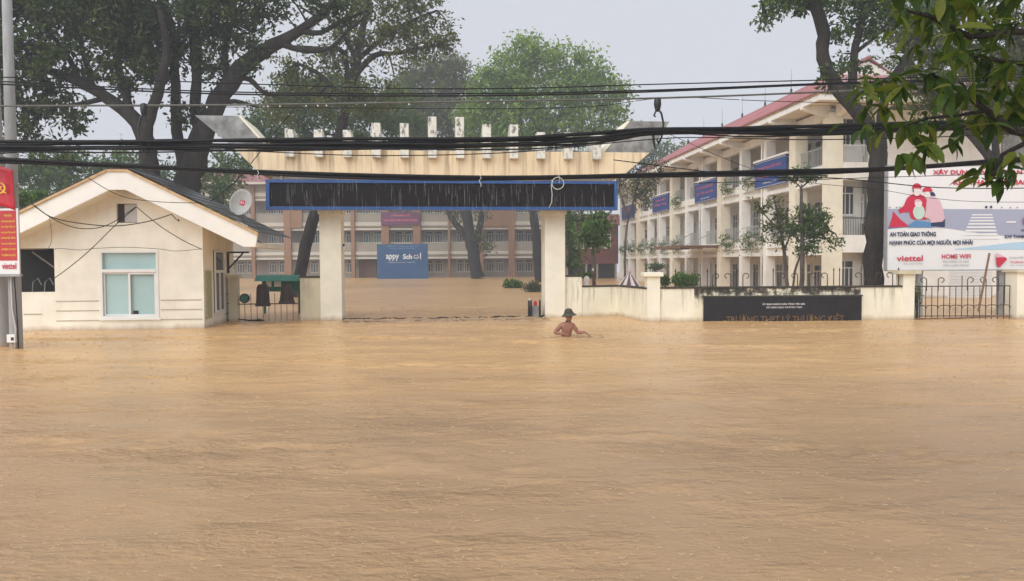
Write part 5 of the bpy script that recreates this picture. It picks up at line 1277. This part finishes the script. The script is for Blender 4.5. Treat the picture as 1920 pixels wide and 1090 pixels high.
# ================================================================== YARD OBJECTS
YU = 34.0
q = P(1180, 534, YU); u = mpp(YU); zt_ = P(1180, 506, YU).z
um = thing('folded_umbrella', 'folded brown and white striped parasol rising behind the stained yard wall', 'parasol', (q.x, YU, 0))
ng = 16; zb_ = -0.2; rb_ = 19 * u; top = (0, 0, zt_ - 0.14)
mb = MB(); 
for k in range(ng):
    a0, a1 = 2 * math.pi * k / ng, 2 * math.pi * (k + 1) / ng; am = (a0 + a1) / 2
    mb.mi = k % 2
    hgt = zt_ - 0.14 - zb_; R1 = rb_ * hgt / (zt_ - 0.14 - P(1180, 534, YU).z)
    mb.add([(0.05 * math.cos(a0), 0.05 * math.sin(a0), top[2]), (0.05 * math.cos(a1), 0.05 * math.sin(a1), top[2]), (R1 * math.cos(a1), R1 * math.sin(a1), zb_), (R1 * 0.9 * math.cos(am), R1 * 0.9 * math.sin(am), zb_), (R1 * math.cos(a0), R1 * math.sin(a0), zb_)], [(0, 4, 3, 2, 1)])
mb.build('canopy', [M['stripe_white'], M['stripe_brown']], um)
MB().lathe([(0.06, -0.15), (0.075, -0.1), (0.07, -0.03), (0.03, 0.0)], 12, (0, 0, zt_)).build('cap', M['pink_print'], um, smooth=True)
MB().tube([(0, 0, -1.2), (0, 0, zt_ - 0.1)], 0.03, 6).build('pole', M['steel'], um)
q = P(1120, 534, YU - 1)
um = thing('folded_umbrella', 'collapsed rusty brown umbrella frame leaning beside the white stone ball on the wall', 'parasol', (q.x, YU - 1, 0))
zt_ = P(1112, 505, YU - 1).z; x_ = -8 * u
for k, (ex, ey) in enumerate(((-5 * u - .1, -0.2), (2 * u, 0.2), (9 * u, -0.15), (14 * u, 0.1), (-2 * u, 0.25))):
    MB().tube([(x_, 0, zt_), (x_ + (ex - x_) * 0.35, ey * .4, zt_ - (zt_ + 0.3) * 0.5), (ex, ey, -0.3)], [0.02, 0.03, 0.03], 5).build('rib', M['stripe_brown'], um)
MB().prism([(x_, zt_ - 0.05), (x_ - 5 * u, 0.1), (x_ + 5 * u, 0.1)], -0.05, 0.06).build('folded_cloth', M['stripe_brown'], um)
MB().lathe([(0.03, -0.1), (0.05, -0.05), (0.04, 0), (0.01, 0.05)], 8, (x_, 0, zt_)).build('finial', M['stripe_white'], um)
q = P(1100, 535, 30.0); s_ = mpp(30)
st = thing('stone_ornament', 'white rounded stone ornament with a small plant behind it, above the yard wall', 'ornament', (q.x, 30.0, 0))
zz = P(1100, 534, 30).z; zt_ = P(1100, 518, 30).z; hh = zt_ - zz
MB().lathe([(0.09, -0.2), (0.095, 0.0), (0.09, 0.08 * hh), (0.085, 0.2 * hh), (0.11, 0.45 * hh), (0.115, 0.65 * hh), (0.09, 0.88 * hh), (0.04, hh)], 20, (0, 0, zz)).build('rounded_head', M['marble'], st, smooth=True)
box('pedestal', -0.11, 0.11, -0.1, 0.1, -1.2, zz - 0.19, M['marble'], st)
rng = np.random.default_rng(8); C = rng.normal(size=(160, 3)) * np.array([0.14, 0.1, 0.06]) + np.array([0, 0.25, zt_ + 0.02])
me, _ = leaf_mesh('small_plant', C, 0.12, rng, None, 0.1); tinted(me, rng.uniform(0, 1, 160)); me.materials.append(M['leaf_mid']); link('small_plant', me, st)['kind'] = 'stuff'

# ================================================================== PLANTS AND TREES
def bush(name, label, px, py, Y, rx, ry, lmat, seed, leaf=0.14, n=900, group=None, spiky=0.0, cat='bush'):
    u = mpp(Y); q = P(px, py, Y)
    t_ = thing(name, label, cat, (q.x, Y, 0), 0, group)
    rng = np.random.default_rng(seed)
    C = rng.normal(size=(n, 3)); C /= np.linalg.norm(C, axis=1)[:, None]; C *= (rng.uniform(0, 1, n) ** 0.4)[:, None]
    C = C * np.array([rx * u, max(rx, ry) * u * 0.7, ry * u]) * (1 + 0.25 * np.sin(C[:, :1] * 7 + seed)) + np.array([0, 0, q.z])
    C[:, 2] = np.maximum(C[:, 2], -0.05)
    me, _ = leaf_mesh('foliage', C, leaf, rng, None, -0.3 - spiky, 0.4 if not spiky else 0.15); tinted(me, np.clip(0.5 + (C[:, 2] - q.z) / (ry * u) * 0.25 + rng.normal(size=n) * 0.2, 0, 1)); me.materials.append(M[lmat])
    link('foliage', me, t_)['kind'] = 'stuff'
    mb = MB(); rr = random.Random(seed)
    for k in range(6): mb.tube([(rr.uniform(-.1, .1), rr.uniform(-.1, .1), -1.2), (rr.uniform(-.6, .6) * rx * u, rr.uniform(-.3, .3) * rx * u, q.z + ry * u * 0.3)], [0.03, 0.01], 4)
    mb.build('stems', M['bark'], t_)['kind'] = 'stuff'
bush('floating_bush', 'round green bush top in the flooded yard, left of the spiky one', 963, 537, 60, 17, 8, 'leaf_mid', 1, 0.35, 700, 'bush tops in the flooded yard')
bush('floating_bush', 'spiky grey green bush top touching the right gate pillar in the flooded yard', 1001, 543, 52, 19, 10, 'leaf_grey', 2, 0.4, 600, 'bush tops in the flooded yard', 0.5)
bush('round_shrub', 'wide light green shrub behind the front wall, in front of the school block columns', 1281, 527, 36, 27, 13, 'leaf_bright', 3, 0.16, 1600)
bush('small_shrub', 'small dark shrub just right of the capped corner post', 1246, 526, 36, 8, 10, 'leaf_mid', 4, 0.14, 500)
bush('hedge', 'bright green hedge peeking over the roof left of the guard house', 62, 378, 30, 34, 17, 'leaf_bright', 5, 0.2, 1800)
bush('climbing_plant', 'thin leafy climber at the left end of the iron side gate', 1718, 556, 26.6, 7, 26, 'leaf_mid', 6, 0.09, 260)
bush('small_shrub', 'low bush under the two small trees behind the mouldy wall', 1232, 500, 70, 20, 6, 'leaf_mid', 7, 0.3, 300)

tree('shade_tree', 'huge dark shade tree with several wet black trunks behind the guard house', 35.0,
     [[(348, 420, 27), (350, 360, 25), (362, 310, 22), (384, 245, 19), (410, 190, 17), (440, 142, 15.5), (480, 106, 14), (530, 76, 11), (580, 46, 8), (625, 5, 8), (660, -40, 6)],
      [(376, 270, 10), (366, 200, 10), (368, 130, 9), (362, 60, 10), (352, -20, 8)],
      [(350, 335, 11), (336, 270, 10), (330, 200, 9), (328, 140, 8), (322, 60, 9), (300, -10, 6)],
      [(520, 80, 7), (570, 95, 5), (620, 90, 4), (650, 60, 3), (700, 20, 2)],
      [(445, 145, 6), (470, 150, 5), (492, 172, 4), (520, 182, 2.5)],
      [(404, 200, 8), (425, 150, 7), (420, 90, 6), (440, 30, 5)],
      [(385, 230, 6), (398, 200, 6), (440, 190, 4), (480, 200, 2)],
      [(560, 58, 6), (600, 62, 5), (640, 40, 4), (690, 20, 2)]],
     [(330, 40, 95, 60), (430, 40, 70, 55), (390, 110, 45, 45, .7), (345, 215, 32, 30, .8), (500, 20, 45, 35, .7), (490, 85, 35, 28, .6), (260, 60, 60, 70), (300, 120, 55, 45, .8), (650, 20, 55, 26, .7), (470, 130, 22, 18, .5), (590, 25, 30, 20, .4), (560, -20, 120, 30, .8), (350, -30, 170, 40)],
     'leaf_dark', 21, leaf=0.25, k=40, clump=0.5, dens=1.05)
tree('shade_tree', 'broad dark tree with forked leaning trunk at the far left behind the guard house', 33.0,
     [[(290, 430, 18), (285, 360, 17), (280, 310, 16), (272, 262, 15), (246, 217, 13), (200, 184, 11), (150, 155, 9), (80, 130, 7), (-20, 118, 5)],
      [(280, 300, 11), (276, 250, 11), (286, 205, 10), (300, 160, 9), (312, 90, 7), (300, 20, 5)],
      [(244, 216, 8), (236, 175, 8), (222, 130, 7), (212, 60, 6), (190, 0, 4)],
      [(150, 156, 6), (130, 110, 5), (90, 60, 4), (40, 20, 3)],
      [(215, 195, 5), (180, 170, 5), (160, 120, 4), (150, 60, 3)],
      [(200, 184, 5), (150, 195, 4), (100, 200, 3), (40, 190, 2)]],
     [(60, 50, 105, 75), (180, 40, 90, 70), (120, 130, 100, 50, .85), (230, 110, 60, 50, .8), (45, 170, 70, 50, .9), (120, 205, 45, 28, .8), (150, 225, 30, 22, .7), (30, 240, 50, 26, .8), (240, 165, 30, 22, .5), (-60, 120, 90, 110), (90, -30, 190, 50), (80, 285, 60, 22, .5), (215, 30, 50, 60)],
     'leaf_dark', 22, leaf=0.25, k=40, clump=0.5, dens=1.05)
tree('tall_tree', 'tall tree with a slender leaning trunk and airy olive crown behind the left gate pillar', 46.0,
     [[(560, 535, 11.5), (570, 480, 11), (585, 420, 10.5), (605, 350, 10), (625, 290, 9.5), (642, 235, 9), (655, 175, 9), (668, 115, 8), (680, 50, 6), (690, -10, 4)],
      [(655, 180, 5), (625, 165, 5), (600, 140, 4), (560, 120, 3)],
      [(652, 190, 5), (646, 100, 5), (600, 92, 4), (545, 88, 3)],
      [(660, 150, 6), (700, 105, 5), (745, 100, 4), (800, 88, 3), (840, 85, 2)],
      [(668, 115, 5), (720, 70, 4), (770, 40, 3), (820, 20, 2)],
      [(668, 110, 5), (640, 60, 4), (610, 30, 3)]],
     [(690, 55, 62, 45), (770, 40, 62, 38), (825, 60, 36, 40, .9), (750, 100, 60, 26, .6), (600, 110, 42, 26, .8), (545, 130, 38, 26, .7), (625, 60, 30, 26, .4), (650, 150, 40, 22, .6), (700, 130, 30, 18, .5), (570, 85, 40, 20, .4), (720, -10, 110, 30), (560, 165, 50, 34, 1), (640, 195, 60, 30, 1), (710, 180, 50, 34, 1), (790, 75, 60, 40, .7), (650, 90, 50, 40, .6), (530, 205, 50, 30, .9)],
     'leaf_olive', 23, leaf=0.24, k=34, clump=0.55, dens=1.0)
tree('round_tree', 'dense hazy green tree mass filling the gap above the left half of the gate', 62.0,
     [[(620, 560, 9), (625, 400, 9), (630, 300, 8), (640, 230, 6)]],
     [(520, 225, 62, 46, 1.2), (600, 205, 66, 55, 1.25), (680, 215, 56, 60, 1.2), (480, 260, 40, 40), (560, 270, 70, 30), (740, 215, 56, 60, 1.2), (660, 275, 80, 30), (560, 180, 60, 34, 1.1), (640, 165, 60, 30, 1), (430, 320, 50, 46, .8)],
     'leaf_mid', 24, leaf=0.34, k=34, clump=0.85, dens=1.5, twigs=False)
tree('yard_tree', 'dark forked yard tree with brownish crown standing before the far building, seen under the sign', 95.0,
     [[(897, 522, 13), (892, 500, 11), (886, 470, 11), (880, 440, 10), (876, 400, 9), (870, 340, 8), (850, 260, 6), (820, 190, 4)],
      [(884, 460, 7), (866, 435, 6), (850, 415, 6), (840, 392, 5), (825, 330, 3)],
      [(890, 465, 6), (900, 425, 6), (905, 395, 5), (912, 320, 3)]],
     [(850, 402, 9, 14, 1.2), (893, 448, 14, 18, 1.2), (910, 462, 8, 8), (905, 400, 10, 10), (800, 170, 70, 60, 1.2), (850, 140, 46, 36, 1.2), (760, 240, 46, 50), (860, 220, 55, 60, 1.1), (820, 120, 50, 20), (800, 230, 60, 50, 1.2), (880, 160, 26, 26, .9), (770, 165, 40, 40, 1.1)],
     'leaf_olive', 25, leaf=0.5, k=30, clump=1.15, dens=1.5, twigs=False)
tree('yard_tree', 'big light green tree behind the right half of the gate against pale sky', 78.0,
     [[(1012, 532, 9), (1008, 480, 9), (1003, 430, 8), (1000, 380, 8), (1005, 300, 7), (1010, 200, 5)],
      [(1004, 300, 5), (980, 250, 4), (972, 180, 3), (985, 110, 2)], [(1006, 280, 5), (1050, 220, 4), (1090, 170, 3)]],
     [(985, 95, 34, 32, 1.2), (955, 140, 52, 46, 1.25), (1030, 115, 52, 36, 1.1), (915, 170, 40, 46, 1.2), (1012, 175, 70, 50, 1.3), (1108, 125, 34, 36, 1.1), (1085, 170, 50, 50, 1.2), (1145, 185, 36, 42, 1.1), (1165, 225, 24, 26, .6), (900, 225, 50, 44, 1.3), (970, 235, 70, 46, 1.3), (1060, 240, 70, 40, 1.1), (1120, 262, 46, 30, .9), (940, 270, 90, 22, 1.2), (1155, 160, 14, 10, .8)],
     'leaf_light', 26, leaf=0.42, k=36, clump=0.95, dens=1.55, twigs=False)
tree('background_tree', 'dark hazy tree mass behind the guard house roof at the far left', 58.0,
     [[(110, 560, 9), (112, 420, 9), (115, 330, 7)]],
     [(60, 320, 80, 42, 1.2), (150, 330, 75, 46, 1.3), (240, 322, 60, 44, 1.2), (310, 345, 50, 46, 1.2), (390, 345, 45, 40, .9), (-30, 330, 70, 60), (110, 385, 120, 36), (400, 400, 60, 30, .8)],
     'leaf_mid', 27, leaf=0.34, k=34, clump=0.85, dens=1.6, twigs=False)
tree('background_tree', 'tiny hazy tree showing between the gate end and the red roof', 112.0,
     [[(1245, 520, 3), (1246, 400, 3), (1248, 300, 2)]],
     [(1240, 282, 24, 14), (1262, 292, 26, 16), (1215, 300, 24, 22), (1285, 275, 16, 10, .7), (1230, 330, 40, 26)],
     'leaf_mid', 28, leaf=0.5, k=30, clump=1.1, dens=1.6, twigs=False)
tree('background_tree', 'dark green tree squeezed right behind the right gate pillar', 52.0,
     [[(1072, 535, 5), (1070, 470, 5), (1068, 400, 4)]],
     [(1064, 430, 18, 40, 1.3), (1074, 480, 14, 26, 1.2), (1085, 400, 26, 20, .8), (1050, 380, 20, 18)],
     'leaf_mid', 29, leaf=0.24, k=34, clump=0.5, dens=1.5, twigs=False)
tree('young_tree', 'small bright green tree just right of the right gate pillar under the sign end', 40.0,
     [[(1114, 520, 3), (1113, 490, 3), (1112, 460, 2.5), (1113, 425, 2)]],
     [(1110, 430, 32, 22, 1.2), (1125, 412, 22, 15, 1), (1098, 452, 20, 16, 1), (1122, 450, 18, 14)],
     'leaf_bright', 30, bark='bark_pale', leaf=0.24, k=30, clump=0.38, dens=1.2)
tree('sparse_tree', 'thin grey green tree overlapping the far end of the school block', 44.0,
     [[(1172, 525, 2.2), (1172, 470, 2.2), (1176, 420, 2), (1190, 370, 1.6), (1200, 320, 1.2)],
      [(1178, 410, 2), (1165, 370, 2), (1160, 340, 1)], [(1188, 375, 2), (1215, 350, 1.6), (1240, 330, 1)]],
     [(1205, 345, 32, 30, .9), (1190, 312, 30, 16, .7), (1230, 330, 24, 20, .6), (1165, 350, 22, 26, .8), (1208, 376, 18, 20, .8), (1235, 305, 22, 8, .5)],
     'leaf_grey', 31, bark='bark_pale', leaf=0.17, k=26, clump=0.36, dens=0.95)
tree('young_tree', 'reddish leaved young tree, left of the two in front of the school block', 33.5,
     [[(1476, 545, 3.6), (1474, 510, 3.3), (1470, 470, 3), (1463, 430, 2.4), (1455, 390, 1.8), (1450, 365, 1)],
      [(1487, 545, 2), (1490, 510, 2), (1500, 480, 1.8), (1506, 450, 1.3)],
      [(1470, 470, 1.8), (1480, 445, 1.6), (1488, 420, 1)], [(1464, 435, 1.6), (1440, 410, 1.3), (1428, 395, 1)]],
     [(1445, 400, 24, 26, .9), (1432, 430, 18, 26, .8), (1460, 440, 24, 28, .9), (1475, 410, 20, 26, .8), (1412, 385, 16, 12, .6), (1455, 375, 20, 12, .7), (1490, 470, 22, 12, .5)],
     'leaf_olive', 32, bark='bark_pale', leaf=0.15, k=22, clump=0.26, dens=0.62)
tree('young_tree', 'young tree with umbrella shaped top tuft and dark green crown before the school block', 32.5,
     [[(1503, 548, 4.2), (1504, 500, 4), (1504, 450, 3.5), (1503, 400, 3), (1502, 350, 2.5)],
      [(1502, 352, 1.6), (1485, 338, 1.2), (1468, 328, .8)], [(1502, 352, 1.6), (1520, 338, 1.2), (1538, 328, .8)],
      [(1504, 470, 1.8), (1530, 445, 1.4), (1550, 430, 1)], [(1504, 455, 1.8), (1480, 435, 1.4)]],
     [(1502, 330, 26, 10, 1.3), (1480, 332, 20, 8, 1.1), (1526, 332, 20, 8, 1.1), (1504, 318, 26, 8, 1.1), (1515, 400, 24, 20, 1.1), (1500, 430, 26, 26, 1.1), (1530, 430, 26, 24, 1.1), (1548, 412, 18, 14, .8), (1555, 455, 22, 18, .4), (1520, 460, 28, 18, .7)],
     'leaf_mid', 33, bark='bark_pale', leaf=0.15, k=26, clump=0.23, dens=0.85)
tree('big_tree', 'big mossy trunked tree with forked limbs standing behind the front wall left of the billboard', 29.0,
     [[(1636, 560, 18), (1638, 500, 17), (1640, 430, 16.5), (1644, 350, 16), (1647, 290, 16), (1632, 248, 14.5), (1606, 208, 13.5), (1575, 170, 13), (1551, 135, 12), (1543, 95, 11.5), (1544, 55, 11), (1530, 15, 10), (1505, -25, 8)],
      [(1648, 290, 12), (1652, 245, 10), (1655, 205, 9), (1662, 170, 8), (1690, 125, 7), (1725, 75, 6), (1750, 20, 5)],
      [(1590, 190, 9), (1598, 150, 8), (1600, 115, 7), (1608, 70, 7), (1620, 20, 6), (1628, -30, 5)],
      [(1526, 18, 5), (1490, 5, 4), (1455, 0, 3), (1430, 10, 1.5)],
      [(1603, 100, 4), (1640, 70, 3), (1670, 40, 2)]],
     [(1460, 12, 34, 24, 1), (1435, 30, 18, 20, .7), (1500, 5, 36, 20, 1), (1580, 15, 50, 22, 1), (1575, 55, 24, 26, .8), (1625, 45, 34, 32, 1), (1650, 10, 45, 30, 1), (1570, 140, 26, 18, .9), (1590, 110, 20, 20, .7), (1625, 130, 20, 16, .6), (1560, 158, 22, 12, .8), (1550, -40, 150, 36, 1.1), (1700, 20, 60, 40, 1), (1600, 172, 22, 12, .7)],
     'leaf_mid', 34, leaf=0.20, k=28, clump=0.33, dens=1.0)
tree('background_tree', 'feathery olive tree behind the hanging leaves at upper right', 35.0,
     [[(1890, 560, 11), (1886, 420, 10), (1868, 320, 9), (1800, 230, 8), (1720, 160, 7), (1700, 100, 5)],
      [(1868, 320, 7), (1866, 240, 6), (1860, 160, 5), (1900, 80, 4)]],
     [(1700, 90, 52, 46, 1), (1765, 70, 56, 56, 1.1), (1720, 150, 56, 40, 1), (1790, 140, 56, 50, 1.1), (1860, 110, 60, 70, 1.1), (1880, 200, 60, 50, 1.1), (1820, 200, 60, 30, .9), (1740, 200, 40, 28, .8), (1800, 10, 120, 40), (1950, 100, 80, 100)],
     'leaf_olive', 35, leaf=0.20, k=34, clump=0.42, dens=1.0)

# ---- near branch with large drooping leaves, upper right
YL = 4.6
near = thing('leafy_branch_tree', 'near tree reaching in from the right with large glossy drooping leaves', 'tree', (6.4, 5.0, -1.2))
def nlimb(pts, name='limb'):
    o = MB().tube([tuple(p) for p in pts[0]], pts[1], 8).build(name, M['bark'], near, smooth=True); o.location = -Vector(near.location); return o
nlimb(([Vector((6.5, 5.0, -1.3)), Vector((6.4, 5.0, 1.5)), Vector((6.1, 4.9, 3.5)), Vector((5.9, 4.8, 6.0)), Vector((5.8, 4.9, 9.0))], [0.3, 0.26, 0.22, 0.18, 0.1]), 'trunk')
def nb(pts, r0, r1, start=None):
    W = [start] if start else []
    W += [P(px, py, YL + dy) for px, py, dy in pts]
    rs = [r0 + (r1 - r0) * i / (len(W) - 1) for i in range(len(W))]
    nlimb((W, rs), 'branch'); return W
brs = [nb([(1985, 262, .2), (1900, 246, .1), (1850, 208, .1), (1800, 170, 0), (1745, 138, 0)], 0.035, 0.008, Vector((6.1, 4.9, 3.4))),
       nb([(1850, 208, .1), (1800, 216, 0), (1740, 222, 0), (1700, 235, 0)], 0.012, 0.005),
       nb([(1960, 250, .2), (1880, 290, 0), (1860, 330, 0)], 0.02, 0.006),
       nb([(1990, 60, .3), (1900, 60, .2), (1820, 70, .1), (1740, 30, 0), (1700, 20, 0)], 0.03, 0.008, Vector((5.95, 4.8, 5.0))),
       nb([(1990, 140, .4), (1920, 120, .3), (1850, 110, .2), (1800, 100, .1)], 0.02, 0.006, Vector((6.0, 4.85, 4.4)))]
def leafobj_mesh(seed):
    rr = random.Random(seed); n = 7; vs = []; fs = []; L = 1.0; curl = rr.uniform(0.12, 0.35)
    for i in range(n + 1):
        t_ = i / n; wd = 0.19 * math.sin(math.pi * min(1, t_ * 0.96 + 0.04)) ** 0.8 * (1.15 - 0.35 * t_) * rr.uniform(.93, 1.07)
        z = -curl * t_ * t_; x = t_ * (1 - 0.15 * t_ * curl)
        vs += [(x, -wd, z + wd * 0.35), (x, 0, z), (x, wd, z + wd * 0.35)]
    for i in range(n):
        a = i * 3; fs += [(a, a + 3, a + 4, a + 1), (a + 1, a + 4, a + 5, a + 2)]
    me = MB().add(vs, fs).mesh('leaf', M['leaf_big'], True)
    a = me.attributes.new('tint', 'FLOAT', 'FACE'); base = (0.15, 0.32, 0.5, 0.7, 0.95)[seed % 5]
    a.data.foreach_set('value', [min(1, max(0, base + rr.uniform(-.06, .06))) for _ in me.polygons])
    return me
lms = [leafobj_mesh(k) for k in range(10)]
rr = random.Random(77)
spots = [  # px, py, count, spread(deg), length in px
    (1668, 150, 9, 55), (1690, 165, 8, 60), (1632, 165, 7, 48), (1620, 205, 5, 48), (1655, 200, 6, 50), (1652, 245, 5, 45), (1628, 240, 4, 40), (1700, 235, 9, 62), (1745, 225, 6, 58),
    (1715, 290, 5, 56), (1738, 270, 6, 58), (1690, 290, 4, 62), (1745, 140, 8, 60), (1780, 165, 8, 58), (1810, 180, 8, 60), (1840, 215, 8, 62), (1800, 230, 6, 60),
    (1790, 265, 5, 60), (1865, 235, 9, 62), (1895, 210, 8, 62), (1860, 300, 8, 62), (1835, 330, 6, 66), (1885, 318, 8, 64), (1905, 290, 6, 60), (1870, 340, 6, 62),
    (1700, 20, 7, 54), (1740, 35, 8, 58), (1680, 5, 5, 50), (1790, 60, 8, 60), (1830, 60, 8, 60), (1870, 50, 8, 62), (1905, 40, 8, 62), (1850, 110, 9, 62), (1800, 100, 7, 58),
    (1895, 120, 9, 64), (1910, 170, 8, 62), (1870, 160, 8, 60), (1760, 100, 5, 52), (1820, 10, 8, 60), (1770, 5, 7, 56), (1900, 0, 8, 62), (1720, 90, 4, 48), (1830, 150, 6, 58)]
cnt = 0; Cx = []
for px, py, n, L in spots:
    yo_ = rr.uniform(-0.25, 0.45); c = P(px, py, YL + yo_)
    for k in range(n):
        if cnt >= 295: break
        az = rr.uniform(0, 2 * math.pi); el = rr.uniform(-1.35, 0.15) if py > 60 else rr.uniform(-1.2, 0.3)
        ln = L * mpp(YL) * rr.uniform(0.55, 1.0)
        o = link('leaf', lms[rr.randrange(10)], near, c - Vector(near.location) + Vector((rr.uniform(-.02, .02), rr.uniform(-.02, .02), rr.uniform(-.02, .02))), (rr.uniform(-.7, .7), -el, az))
        o.scale = (ln, ln, ln); cnt += 1
# the hundreds of leaves beyond those, joined
vs, fs, tn = [], [], []
for k in range(300):
    px, py, n, L = spots[rr.randrange(len(spots))]
    c = P(px + rr.gauss(-4, 34), py + rr.gauss(-14, 24), YL + rr.uniform(-0.1, 0.9)); me = lms[rr.randrange(10)]
    az = rr.uniform(0, 2 * math.pi); el = rr.uniform(-1.3, 0.2); ln = 50 * mpp(YL) * rr.uniform(0.5, 1.05)
    T = Matrix.Translation(c - Vector(near.location)) @ Matrix.Rotation(az, 4, 'Z') @ Matrix.Rotation(-el, 4, 'Y') @ Matrix.Rotation(rr.uniform(-.7, .7), 4, 'X') @ Matrix.Scale(ln, 4)
    if py > 240: continue
    b_ = len(vs); vs += [tuple(T @ v.co) for v in me.vertices]; fs += [[i + b_ for i in p.vertices] for p in me.polygons]; tn += [rr.uniform(0, .9)] * len(me.polygons)
me = bpy.data.meshes.new('leaf_mass'); me.from_pydata(vs, [], fs); me.update(); tinted(me, np.array(tn)); me.materials.append(M['leaf_big']); link('leaf_mass', me, near)['kind'] = 'stuff'
# high crown of the same tree, mostly out of view, spread wide to shade the near water
before = set(near.children)
crown(near, YL, [(1900, -60, 160, 60, 1, .3), (1990, 120, 60, 120, 1, .4), (2050, 250, 80, 80, .7, .3), (1760, -70, 90, 45, .8)], M['leaf_big'], 99, leaf=0.17, k=20, clump=0.15, dens=0.45, twigs=False, droop=0.6, name='upper_leaves')
rng = np.random.default_rng(5); mb = []
cs = []
for k in range(330):  # unseen leaf clumps added over the camera to darken the near water
    c = np.array([rng.uniform(-5.5, 10), rng.uniform(-2.4, 6.5), rng.uniform(6.4, 10)]); cs.append(c + rng.normal(size=(32, 3)) * np.array([.45, .45, .3]))
C = np.vstack(cs); me, n = leaf_mesh('upper_leaves', C, 0.22, rng, None, 0.4); tinted(me, rng.uniform(0, 1, n)); me.materials.append(M['leaf_big']); link('upper_leaves', me, near)['kind'] = 'stuff'
for ch in near.children:
    if ch not in before: ch.location = -Vector(near.location)
# bits of debris drifting on the flood
rr = random.Random(9)
for px, py, lab in ((612, 898, 'pale floating twig left of centre in the near flood'), (660, 911, 'small curled floating leaf below the pale twig'), (1120, 815, 'cluster of pale floating chips right of centre'), (408, 1062, 'pale floating scrap near the bottom edge')):
    d = ray(px, py); t_ = (0.02 - CH) / d.z; q = Vector((0, 0, CH)) + d * t_
    T = thing('floating_debris', lab, 'debris', tuple(q)); T.scale = (0.5, 0.5, 0.5)
    MB().tube([(-0.05, 0, 0.0), (0.0, 0.012, 0.012), (0.055, 0.0, 0.004)], [0.002, 0.005, 0.002], 6).build('scrap', M['foam'], T)
